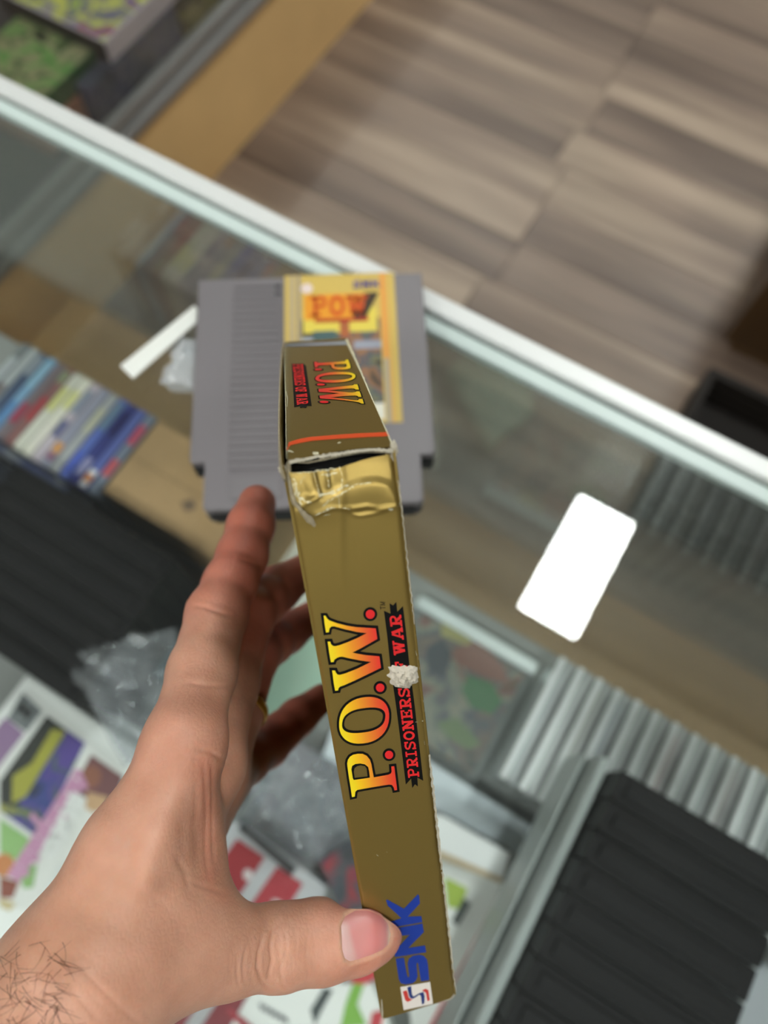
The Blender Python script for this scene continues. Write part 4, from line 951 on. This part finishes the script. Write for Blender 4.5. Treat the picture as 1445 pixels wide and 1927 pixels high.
# ---------------------------------------------------------------- grey game cartridge on the glass
CX, CY, CA = -0.10487747, 0.11208042, 0.58693910
cart = thing('game_cartridge', (CX, CY, GZ+0.0001), 'grey plastic game cartridge with a gold label, lying on the counter glass behind the box', 'cartridge', None, CA)
cgrey = mat('cartridge_grey', lin(120, 114, 117), 0.5, bump=0.12, bscale=900)
dkg = mat('cartridge_dark', lin(24, 23, 25), 0.7)
hw, nw = 0.060, 0.0527
outl = [(-hw, 0.108), (hw, 0.108), (hw, 0.002), (hw-0.002, 0), (nw, 0), (nw, -0.023), (nw-0.002, -0.025), (-nw+0.002, -0.025), (-nw, -0.023), (-nw, 0), (-hw+0.002, 0), (-hw, 0.002)]
MB().prism(outl, 0.0098, 0.0168, 0.0012).build('upper_shell', cgrey, cart, smooth=True)
MB().prism(outl, 0.0002, 0.0078, 0.0012).build('lower_shell', mat('cartridge_grey_shaded', lin(60, 57, 60), 0.6), cart, smooth=True)  # lower half's darker grey paints in the shade on its sides
MB().prism([(p[0]*0.992, 0.0415+(p[1]-0.0415)*0.992) for p in outl], 0.0072, 0.0104).build('seam', dkg, cart)
m = MB(); m.box(-nw+0.004, nw-0.004, -0.0256, -0.02, 0.001, 0.0125); m.box(-hw+0.001, -nw-0.0006, -0.0006, 0.002, 0.001, 0.0125); m.box(nw+0.0006, hw-0.001, -0.0006, 0.002, 0.001, 0.0125)  # end slot, plus black blocks painting the shade in the side notches
m.build('connector_opening_shade', dkg, cart, label='dark opening at the cartridge end and painted shade in the notches')
gr = MB()
for k in range(26):
    y = 0.1045-k*0.00425; gr.prism([(-0.0405, y), (-0.0152, y), (-0.0152, y-0.0030), (-0.0405, y-0.0030)], 0.0166, 0.0179, 0.0005, 1)
gr.build('grip_ribs', cgrey, cart)
MB().box(-0.0405, -0.0155, -0.020, -0.008, 0.0166, 0.0174, 0.0006).build('grip_plate', cgrey, cart)
MB().box(-0.0188, -0.0155, 0.0945, 0.1045, 0.0173, 0.01765).build('label_notch', dkg, cart)
Lx0, Lx1, Ly0, Ly1, LZ_ = -0.0138, 0.0448, 0.018, 0.1125, 0.0168
lab = MB().box(Lx0, Lx1, Ly0, 0.108, LZ_, LZ_+0.0003).build('label', pmat(206, 176, 92), cart)
MB().box(Lx0, Lx1, 0.1078, 0.1084, 0.006, LZ_+0.0003).build('label_fold', pmat(206, 176, 92), cart)
def lb(nm, x0, x1, y0, y1, c, k=1): return MB().box(x0, x1, y0, y1, LZ_+0.0003, LZ_+0.0003+0.0001*k).build(nm, pmat(*c) if isinstance(c, tuple) else c, lab)
lb('stripe', -0.0112, -0.0085, Ly0, 0.108, (182, 164, 130)); lb('stripe', -0.0072, -0.0055, Ly0, 0.108, (150, 140, 130)); lb('stripe', 0.0372, 0.0394, 0.055, 0.108, (226, 150, 66)); lb('stripe', 0.0396, 0.0414, Ly0, 0.108, (214, 166, 84)); lb('stripe', 0.0372, 0.0396, Ly0, 0.055, (170, 160, 140))
art = blotch('jungle_art', [(40, 44, 44), (100, 80, 60), (150, 106, 72), (70, 84, 96), (120, 116, 84), (40, 34, 38)], 75, 6.3)
lb('picture', -0.005, 0.0362, 0.022, 0.080, art)
lb('picture_patch', -0.004, 0.0345, 0.0715, 0.086, (222, 200, 84), 2)
lb('picture_patch', -0.005, 0.010, 0.060, 0.0685, (176, 180, 190), 2); lb('picture_patch', 0.022, 0.0362, 0.061, 0.066, (150, 152, 164), 2)
lb('picture_patch', 0.001, 0.013, 0.0615, 0.0725, (74, 96, 96), 3); lb('picture_patch', 0.015, 0.020, 0.068, 0.079, (170, 96, 56), 3)
lb('picture_patch', 0.030, 0.0362, 0.020, 0.029, (226, 222, 206), 3)
lb('title_ground', -0.0035, 0.030, 0.0795, 0.0952, (226, 150, 40), 4)
MB().prism([(0.0285, 0.0795), (0.0362, 0.0955), (0.0285, 0.0955), (0.022, 0.0795)], LZ_+0.0003, LZ_+0.0008).build('title_ground', pmat(62, 50, 34), lab)
lb('title_underline', 0.002, 0.030, 0.0778, 0.0797, (176, 50, 34), 6)
for q in textquads('POW'):
    pass
V, T = flat_from_polys([[(a, b) for a, b in q] for q in textquads('POW')], lambda s, h: (0.000+0.031*s, 0.0812+0.0128*h, LZ_+0.001))
link('title_lettering', fixn(me_from(V, T)), pmat(206, 82, 26), lab)
V, T = flat_from_polys([[(a, b) for a, b in q] for q in textquads('SN')], lambda s, h: (0.0225+0.010*s, 0.0985+0.0046*h, LZ_+0.001))
link('maker_lettering', fixn(me_from(V, T)), pmat(74, 70, 150), lab)
K = [[(0, 0), (.24, 0), (.24, 1), (0, 1)], [(.2, .5), (.75, 1), (1, 1), (.4, .4)], [(.3, .55), (.55, .62), (1, 0), (.72, 0)]]
V, T = flat_from_polys(K, lambda s, h: (0.0328+0.0042*s, 0.0985+0.0046*h, LZ_+0.001)); link('maker_lettering', fixn(me_from(V, T)), pmat(74, 70, 150), lab)
MB().prism(ell(-0.0020, 0.0995, 0.0032, 0.0032, 20), LZ_+0.0003, LZ_+0.00055).build('seal', pmat(226, 206, 200), lab)
# ---------------------------------------------------------------- the hand: one continuous skin grown round its bones
def cp(px, py, d): return np.array([(px-PPX)/F*d, (py-PPY)/F*d, d])    # pixel and depth (mm) -> camera millimetres
def cap(p, a, b, ra, rb, flat=None):
    ab = b-a; q = p-a
    if flat is not None:
        n, k = flat; q = q+np.outer(q@n, n)*(k-1.0)
    t = np.clip((q@ab)/(ab@ab), 0, 1).astype(np.float32)
    d = q-t[:, None]*ab
    return np.sqrt((d*d).sum(1))-(ra+(rb-ra)*t)
def smin(a, b, k):
    h = np.clip(0.5+0.5*(b-a)/k, 0, 1); return b+(a-b)*h-k*h*(1-h)
def chain(p, J, R_, k=2.5, flat=None):
    d = None
    for i in range(len(J)-1):
        c = cap(p, J[i], J[i+1], R_[i], R_[i+1], flat); d = c if d is None else smin(d, c, k)
    return d
mid = lambda a, b, t: a*(1-t)+b*t
def unit(v): v = np.asarray(v, float); return v/np.linalg.norm(v)
I_M, I_P, I_D, I_T = cp(347, 1396, 181), cp(408, 1156, 219), cp(456, 1046, 240), cp(484, 947, 257)
M_M, M_P, M_D, M_T = cp(384, 1440, 201), cp(462, 1160, 239), cp(522, 1108, 263), cp(574, 1074, 274)
R_M, R_P, R_D, R_T = cp(400, 1462, 220), cp(478, 1232, 256), cp(538, 1192, 277), cp(588, 1160, 287)
L_M, L_P, L_D, L_T = cp(414, 1462, 236), cp(502, 1402, 266), cp(560, 1350, 280), cp(606, 1314, 289)
T_C, T_M, T_I, T_T = cp(160, 1840, 157), cp(330, 1762, 173), cp(524, 1782, 187), cp(690, 1754, 196.3)
CARP = cp(160, 1822, 160)
ARM0, ARM1 = cp(66, 2010, 168), cp(-310, 2660, 150)
tflat = (unit(np.array([-0.12, 0.30, -0.94])), 1.22)
def sdf(p):
    p = p.astype(np.float32)
    cs = [cap(p, I_M, mid(I_M, CARP, .55), 8.9, 11.0), cap(p, mid(I_M, CARP, .55), CARP, 11.0, 15),
          cap(p, M_M, CARP+np.array([2, 2, 10]), 10.5, 14), cap(p, R_M, CARP+np.array([0, 3, 22]), 10.0, 13), cap(p, L_M, CARP+np.array([0, 4, 34]), 9.6, 12)]
    palm = cs[0]
    for c in cs[1:]: palm = smin(palm, c, 9)
    arm = cap(p, cp(98, 1888, 166), ARM0+np.array([0, 0, 6]), 17.5, 20); arm = smin(arm, cap(p, ARM0+np.array([0, 0, 6]), ARM1, 20.5, 28), 8)
    arm2 = cap(p, CARP+np.array([-7, 6, 24]), ARM1+np.array([5, 5, 30]), 13, 25); arm = smin(arm, arm2, 12)
    palm = smin(palm, arm, 12)
    th = cap(p, T_C, T_M, 14.2, 12.2); th = smin(th, cap(p, mid(T_C, T_M, .35), mid(T_C, T_M, .8)+np.array([1, 2, 2]), 11.6, 11), 8)
    th = smin(th, cap(p, cp(200, 1790, 168), cp(305, 1640, 182), 12, 9), 10)
    th = smin(th, cap(p, cp(215, 1818, 166), cp(405, 1784, 178), 9.6, 8.4), 8); tmid = cp(436, 1788, 181)
    th2 = cap(p, T_M, tmid, 11.6, 9.4); th2 = smin(th2, cap(p, tmid, T_I, 9.4, 9.9), 3)
    th = smin(th, th2, 7)
    dist = chain(p, [T_I, mid(T_I, T_T, .45), mid(T_I, T_T, .85), cp(702, 1755, 197.5)], [10.5, 10.6, 9.9, 7.6], 3, tflat)
    th = smin(th, dist, 3.0)
    palm = smin(palm, th, 9)
    web = cap(p, cp(356, 1560, 184), cp(368, 1672, 182), 5.2, 5.6); palm = smin(palm, web, 9); palm = smin(palm, cap(p, cp(349, 1410, 181), cp(353, 1612, 182), 8.0, 7.0), 5)
    idx_ = chain(p, [I_M, mid(I_M, I_P, .5), I_P, mid(I_P, I_D, .5), I_D, mid(I_D, I_T, .55), I_T], [9.0, 8.9, 8.7, 8.0, 7.9, 7.6, 6.4], 3)
    md = chain(p, [M_M, mid(M_M, M_P, .5), M_P, mid(M_P, M_D, .5), M_D, M_T], [10.0, 9.2, 9.0, 8.0, 7.8, 6.4], 3)
    rg = chain(p, [R_M, mid(R_M, R_P, .5), R_P, mid(R_P, R_D, .5), R_D, R_T], [9.6, 8.8, 8.6, 7.6, 7.4, 6.1], 3)
    lt_ = chain(p, [L_M, mid(L_M, L_P, .5), L_P, mid(L_P, L_D, .5), L_D, L_T], [8.8, 8.0, 7.8, 6.9, 6.8, 5.6], 3)
    d = idx_
    for f in (md, rg, lt_): d = smin(d, f, 0.8)
    return smin(d, palm, 5.0)
def surface_nets(D, org, h):
    s = D < 0; nx, ny, nz = D.shape
    co = [(i, j, k) for i in (0, 1) for j in (0, 1) for k in (0, 1)]
    cnt = sum(s[i:nx-1+i, j:ny-1+j, k:nz-1+k].astype(np.int8) for i, j, k in co)
    act = (cnt > 0) & (cnt < 8); ids = np.full(act.shape, -1, np.int64); A = np.argwhere(act); ids[act] = np.arange(len(A))
    S = np.zeros((len(A), 3)); N = np.zeros(len(A))
    for a in co:
        for ax in range(3):
            if a[ax]: continue
            b = list(a); b[ax] = 1
            va = D[A[:, 0]+a[0], A[:, 1]+a[1], A[:, 2]+a[2]]; vb = D[A[:, 0]+b[0], A[:, 1]+b[1], A[:, 2]+b[2]]
            m = (va < 0) != (vb < 0); t = np.where(m, va/np.where(m, va-vb, 1), 0)
            P_ = np.tile(np.array(a, float), (len(A), 1)); P_[:, ax] += t; S[m] += P_[m]; N[m] += 1
    V = (A+S/N[:, None])*h+org; Fq = []
    for ax in range(3):
        u, v = [(1, 2), (2, 0), (0, 1)][ax]
        sl0 = [slice(1, -1)]*3; sl0[ax] = slice(0, D.shape[ax]-1); sl1 = list(sl0); sl1[ax] = slice(1, D.shape[ax])
        a = s[tuple(sl0)]; b = s[tuple(sl1)]; E = np.argwhere(a != b); ins = a[tuple(E.T)]
        base = E.copy(); 
        for q in range(3):
            if q != ax: base[:, q] += 1
        def cell(du, dv):
            c = base.copy(); c[:, u] += du; c[:, v] += dv; return ids[tuple(c.T)]
        Q = np.stack([cell(-1, -1), cell(0, -1), cell(0, 0), cell(-1, 0)], 1); Q[~ins] = Q[~ins][:, ::-1]; Fq.append(Q)
    return V, np.concatenate(Fq)
HS = 1.0
lo = np.array([-122., -14., 118.]); hi = np.array([8., 185., 305.])
n3 = ((hi-lo)/HS).astype(int)+1
gx, gy, gz = [lo[i]+HS*np.arange(n3[i]) for i in range(3)]
Dg = np.empty(n3, np.float32)
for i0 in range(0, n3[0], 16):
    g = np.stack(np.meshgrid(gx[i0:i0+16], gy, gz, indexing='ij'), -1).reshape(-1, 3); Dg[i0:i0+16] = sdf(g).reshape(-1, n3[1], n3[2])
HV, HF = surface_nets(Dg, lo, HS)
good = (HF >= 0).all(1); HF = HF[good]
def grad_(p, e=0.4): return np.stack([sdf(p+np.eye(3)[k]*e)-sdf(p-np.eye(3)[k]*e) for k in range(3)], 1)/(2*e)
def settle(V, n=2):
    for _ in range(n):
        g = grad_(V); V = V-(sdf(V)/np.maximum((g*g).sum(1), .2))[:, None]*g
    return V
HV = settle(HV, 2)
# one round of subdivision, settled back on the skin
me = me_from(HV, HF); tmp = bpy.data.objects.new('tmp', me); COL.objects.link(tmp); md_ = tmp.modifiers.new('s', 'SUBSURF'); md_.levels = 1; md_.render_levels = 1
dg = bpy.context.evaluated_depsgraph_get(); hm = bpy.data.meshes.new_from_object(tmp.evaluated_get(dg)); bpy.data.objects.remove(tmp)
hv = np.empty(len(hm.vertices)*3); hm.vertices.foreach_get('co', hv); hv = settle(hv.reshape(-1, 3), 1); gn = grad_(hv); gn /= np.linalg.norm(gn, axis=1)[:, None]
hp = hv[:, :2]/hv[:, 2:]*F+np.array([PPX, PPY])
facing = (gn*hv).sum(1) < 0
disp = np.zeros(len(hv))
def groove(L, w, dep, side=0.35):
    global disp
    d, s = seg_d(hp, L); m = facing & (d < 6*w)
    e = np.ones(len(hp))
    for q in (L[0], L[-1]): e *= np.clip(np.hypot(hp[:, 0]-q[0], hp[:, 1]-q[1])/(3*w), 0, 1)
    disp -= np.where(m, (dep*np.exp(-(d/w)**2)-side*dep*np.exp(-((d-2.4*w)/(1.6*w))**2))*e, 0)
Z7 = lambda L: [(x/1.901, 1600+y/1.901) for x, y in L]
front = hv[:, 2] < 212
for L, w, dep in ((Z7([(1000, 250), (976, 290), (966, 340), (972, 390), (958, 455)]), 3.0, .30), (Z7([(940, 310), (924, 370), (920, 420), (938, 470), (965, 500)]), 3.2, .32), (Z7([(905, 300), (880, 350), (868, 410), (872, 470)]), 2.6, .2), (Z7([(1010, 395), (1002, 430), (1012, 480), (1030, 500)]), 3, .25),
                  (Z7([(1022, 290), (1026, 350), (1018, 400)]), 2.5, .14), (Z7([(1062, 300), (1056, 380)]), 2.5, .12), (Z7([(1100, 310), (1096, 400), (1104, 450)]), 2.4, .1), (Z7([(850, 390), (846, 440), (856, 490)]), 2.4, .14), (Z7([(1130, 330), (1126, 420)]), 2.2, .08),
                  ([(383, 1436), (386, 1480), (388, 1540), (386, 1600), (392, 1650)], 4, .16), ([(398, 1442), (399, 1500), (399, 1570), (402, 1620)], 3.2, .16), ([(366, 1470), (369, 1520), (362, 1570)], 4.5, .13),
                  ([(362, 1139), (385, 1143), (402, 1150), (430, 1158)], 3.4, .3), ([(452, 1054), (468, 1057), (486, 1066)], 3, .25), ([(352, 1284), (390, 1290), (432, 1292)], 4, .22), ([(372, 1410), (398, 1416), (420, 1430)], 3.5, .3), ([(340, 1418), (352, 1426), (380, 1424)], 3, .12),
                  ([(355, 1660), (385, 1670), (420, 1680)], 4, .22), ([(330, 1610), (350, 1640), (350, 1680)], 5, .2), ([(150, 1820), (210, 1880), (260, 1925)], 5, .16), ([(100, 1810), (150, 1880), (190, 1927)], 5, .14), ([(250, 1560), (240, 1640), (280, 1690)], 8, .2)):
    groove(L, w, dep)
for k in range(14):                            # fine lines round the thumb joint and its base
    x = 440+k*9; disp -= np.where(facing & front, 0.05*np.exp(-((hp[:, 0]-x-8*np.sin(hp[:, 1]/33.0+k))/1.8)**2)*np.exp(-((hp[:, 1]-1785)/60)**2), 0)
rs = np.random.RandomState(2)
for q, a, w in (((335, 1690), .7, 38), ((300, 1800), .5, 40), ((150, 1720), -.6, 40), ((240, 1590), -.5, 30), ((330, 1350), .5, 26), ((400, 1170), .35, 22), ((575, 1790), -.25, 26), ((545, 1780), .3, 20)):
    disp += np.where(facing & front, a*np.exp(-((hp-np.array(q))**2).sum(1)/w**2), 0)
for L, w, a in (([(345, 1470), (308, 1560), (272, 1660)], 26, .75), ([(262, 1470), (226, 1570), (214, 1680)], 30, -.55), ([(350, 1560), (345, 1640), (300, 1690)], 16, -.45), ([(190, 1560), (120, 1680), (60, 1780)], 34, .5), ([(150, 1700), (250, 1760), (330, 1740)], 26, -.4), ([(60, 1840), (170, 1850), (260, 1880)], 26, .35)):
    d_, _s = seg_d(hp, L); disp += np.where(facing & front, a*np.exp(-(d_/w)**2), 0)
# the nail bed is a shallow step in the thumb
NL = [(641, 1764), (640, 1740), (648, 1722), (668, 1710), (695, 1708), (716, 1716), (732, 1734), (739, 1758), (735, 1778), (722, 1790), (700, 1800), (676, 1808), (658, 1813), (647, 1806), (642, 1788)]
def inside(p, L):
    x, y = p[:, 0], p[:, 1]; c = np.zeros(len(p), bool)
    for (x0, y0), (x1, y1) in zip(L, L[1:]+L[:1]):
        m = ((y0 > y) != (y1 > y)); c ^= m & (x < (x1-x0)*(y-y0)/((y1-y0) if y1 != y0 else 1e-9)+x0)
    return c
dn, _ = seg_d(hp, NL+NL[:1]); ins_ = inside(hp, NL); sdn = np.where(ins_, dn, -dn)
disp += np.where(facing & front & (hp[:, 0] > 600), np.where(ins_, -0.35*np.clip(dn/5, 0, 1), 0.28*np.exp(-((dn-4)/5)**2)*np.clip((735-hp[:, 0])/20, 0, 1)), 0)
hv2 = hv+gn*disp[:, None]
# flesh does not enter the card: press thumb and finger pads flat on the box
def press(P_):
    w = P_@RC*MM+CAM
    a = (w-BT_w)@ez*1000; b = (w-BT_w)@ex*1000; y_ = (w-BT_w)@ey*1000
    m = (P_[:, 0] > -30) & (P_[:, 2] < 222) & (a > -0.9) & (a < 16) & (b > -9)
    Q = P_.copy(); ecam = BR[:, 2]; w_ = np.clip((b[m]+9)/8, 0, 1); w_ = w_*w_*(3-2*w_); Q[m] -= np.outer((a[m]+0.9)*w_, ecam)
    return Q
hv2 = press(hv2)
# colour of the skin
col = np.tile(np.array(lin(210, 158, 134)), (len(hv), 1)); 
def tint(c, wgt):
    global col
    col = col*(1-wgt[:, None])+np.array(lin(*c))*wgt[:, None]
ball = lambda q, r: np.exp(-((hv-q)**2).sum(1)/r**2)
tint((186, 104, 86), np.clip(ball(I_T, 22)+ball(I_D, 16)*.7+ball(I_P, 13)*.6+ball(I_M, 12)*.4+ball(M_D, 26)+ball(R_D, 26)+ball(L_D, 26)+ball(M_P, 20)+ball(R_P, 20)+ball(L_P, 20), 0, .85))
tint((222, 140, 118), np.clip(ball(T_T, 14)*.8, 0, .7))
tint((200, 128, 106), np.clip((np.exp(-(seg_d(hp, [(385, 1440), (390, 1560), (395, 1640)])[0]/20)**2)*.5+np.exp(-(seg_d(hp, [(385, 1660), (420, 1690)])[0]/16)**2)*.35)*facing*front, 0, 1))
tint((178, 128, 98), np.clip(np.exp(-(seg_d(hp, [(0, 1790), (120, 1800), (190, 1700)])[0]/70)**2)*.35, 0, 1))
tint((234, 196, 168), np.clip(np.exp(-(dn/4.0)**2)*facing*front*(hp[:, 0] > 600)*.4, 0, 1))
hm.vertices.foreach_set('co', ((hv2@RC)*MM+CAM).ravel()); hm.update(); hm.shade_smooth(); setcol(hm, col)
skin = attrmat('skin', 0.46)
nt = skin.node_tree; bs = nt.nodes['Principled BSDF']
bs.inputs['Subsurface Weight'].default_value = 0.3; bs.inputs['Subsurface Radius'].default_value = (1.0, 0.35, 0.18); bs.inputs['Subsurface Scale'].default_value = 0.0035
bs.inputs['Specular IOR Level'].default_value = 0.35
tc = nt.nodes.new('ShaderNodeTexCoord'); vo = nt.nodes.new('ShaderNodeTexVoronoi'); vo.inputs['Scale'].default_value = 900; vo.feature = 'DISTANCE_TO_EDGE'
n2 = nt.nodes.new('ShaderNodeTexNoise'); n2.inputs['Scale'].default_value = 350; n2.inputs['Detail'].default_value = 6
mp = nt.nodes.new('ShaderNodeMapping'); mp.inputs['Scale'].default_value = (1, 0.6, 1)
nt.links.new(tc.outputs['Object'], mp.inputs[0]); nt.links.new(mp.outputs[0], vo.inputs['Vector']); nt.links.new(tc.outputs['Object'], n2.inputs['Vector'])
mu = nt.nodes.new('ShaderNodeMath'); mu.operation = 'ADD'; nt.links.new(vo.outputs['Distance'], mu.inputs[0]); nt.links.new(n2.outputs['Fac'], mu.inputs[1])
bp = nt.nodes.new('ShaderNodeBump'); bp.inputs['Strength'].default_value = 0.4; bp.inputs['Distance'].default_value = 0.00028
nt.links.new(mu.outputs[0], bp.inputs['Height']); nt.links.new(bp.outputs[0], bs.inputs['Normal'])
# mottling
n3_ = nt.nodes.new('ShaderNodeTexNoise'); n3_.inputs['Scale'].default_value = 120; n3_.inputs['Detail'].default_value = 5; nt.links.new(tc.outputs['Object'], n3_.inputs['Vector'])
rmp = nt.nodes.new('ShaderNodeValToRGB'); rmp.color_ramp.elements[0].position = .3; rmp.color_ramp.elements[1].position = .7; rmp.color_ramp.elements[0].color = (.88, .8, .76, 1); rmp.color_ramp.elements[1].color = (1.06, 1.05, 1.04, 1)
mx = nt.nodes.new('ShaderNodeMix'); mx.data_type = 'RGBA'; mx.blend_type = 'MULTIPLY'; mx.inputs[0].default_value = 0.8
at = [n for n in nt.nodes if n.type == 'ATTRIBUTE'][0]
nt.links.new(n3_.outputs['Fac'], rmp.inputs[0]); nt.links.new(at.outputs['Color'], mx.inputs[6]); nt.links.new(rmp.outputs[0], mx.inputs[7]); nt.links.new(mx.outputs[2], bs.inputs['Base Color'])
person = thing('person', tuple(c2w(CARP)), 'bare left hand and hairy wrist of a person gripping the gold box', 'person')
link('hand', hm, skin, person, True)
# thumb nail: a curved plate laid on the nail bed
def on_hand(pix, up=0.0, z0=130.0):
    pix = np.asarray(pix, float); d = np.stack([(pix[:, 0]-PPX)/F, (pix[:, 1]-PPY)/F, np.ones(len(pix))], 1); l = np.linalg.norm(d, axis=1); u = d/l[:, None]; t = np.full(len(pix), z0)
    for _ in range(60): t = t+np.clip(sdf(u*t[:, None]), -5, 20)*0.8
    P_ = u*t[:, None]; g = grad_(P_); g /= np.linalg.norm(g, axis=1)[:, None]; return P_+g*up, g
NC = (688, 1760); nr, ns = 12, 44
Ln = np.array(NL+NL[:1], float); dl = np.r_[0, np.cumsum(np.linalg.norm(np.diff(Ln, axis=0), axis=1))]
ed = np.array([[np.interp(dl[-1]*i/ns, dl, Ln[:, k]) for k in (0, 1)] for i in range(ns)])
pp = []; rr = []
for r in range(nr+1):
    for i in range(ns): pp.append(np.array(NC)+(ed[i]-np.array(NC))*r/nr); rr.append(r/nr)
pp = np.array(pp); rr = np.array(rr); X, g = on_hand(pp, 0.0); X = X+g*(0.16-0.45*rr**6)[:, None]
X = X@RC*MM+CAM
T = [(r*ns+i, r*ns+(i+1) % ns, (r+1)*ns+(i+1) % ns, (r+1)*ns+i) for r in range(nr) for i in range(ns)]
nm_ = fixn(me_from(X, T, True))
nc = np.tile(np.array(lin(222, 150, 146)), (len(pp), 1))
lun = np.clip((666-pp[:, 0]+(pp[:, 1]-1770)*.22)/10, 0, 1)*np.clip((pp[:, 1]-1728)/16, 0, 1); nc = nc*(1-lun[:, None]*.75)+np.array(lin(226, 190, 184))*lun[:, None]*.75
red_ = np.exp(-((pp[:, 0]-708)/16)**2)*.5; nc = nc*(1-red_[:, None])+np.array(lin(224, 126, 122))*red_[:, None]
tip_ = np.clip((pp[:, 0]-727)/8, 0, 1); nc = nc*(1-tip_[:, None])+np.array(lin(240, 212, 184))*tip_[:, None]
setcol(nm_, nc)
nailm = attrmat('nail', 0.28); nailm.node_tree.nodes['Principled BSDF'].inputs['Subsurface Weight'].default_value = 0.15; nailm.node_tree.nodes['Principled BSDF'].inputs['Subsurface Scale'].default_value = 0.002
link('thumbnail', nm_, nailm, person, True)
# gold ring on the ring finger
rc = mid(R_M, R_P, .52); ax_ = unit(R_P-R_M); u_ = unit(np.cross(ax_, [0, 0, 1])); v_ = np.cross(ax_, u_); V = []; Fc = []
for i in range(48):
    a = 2*math.pi*i/48
    for j in range(8):
        b = 2*math.pi*j/8; r_ = 9.9+0.8*math.cos(b); V.append((rc+(u_*math.cos(a)+v_*math.sin(a))*r_+ax_*1.7*math.sin(b))@RC*MM+CAM)
for i in range(48):
    for j in range(8): Fc.append((i*8+j, i*8+(j+1) % 8, ((i+1) % 48)*8+(j+1) % 8, ((i+1) % 48)*8+j))
link('finger_ring', fixn(me_from(V, Fc, True)), mat('ring_gold', lin(214, 170, 90), 0.25, 1.0), person, True, label='gold ring')
# hairs on the wrist
rnd = random.Random(8); hb = MB(); roots = []
for k in range(95):
    x = rnd.uniform(-25, 120); y = rnd.uniform(1755, 1940)
    if x < 14-(y-1760)*0.7: continue
    roots.append((x, y, rnd.uniform(-0.5, 2.4), rnd.uniform(30, 75), rnd.uniform(-1.1, 1.1)))
path = []
for x, y, a, l, cv in roots:
    L = []
    for i in range(9):
        f = i/8; aa = a+cv*f; L.append((x, y)); x += l/8*math.cos(aa); y += l/8*math.sin(aa)
    path.append(L)
al = np.array([p for L in path for p in L]); X, g = on_hand(al, 0.0)
for k, L in enumerate(path):
    h = rnd.uniform(.5, 2.2); Q = [X[k*9+i]+g[k*9+i]*(h*math.sin(min(1, i/8*1.3)*1.7)*.8-.05) for i in range(9)]
    hb.tube([q@RC*MM+CAM for q in Q], [0.00005*(1-0.7*i/8) for i in range(9)], 4)
hb.build('arm_hair', mat('hair_brown', lin(52, 34, 24), 0.5), person, True, True, kind='stuff')
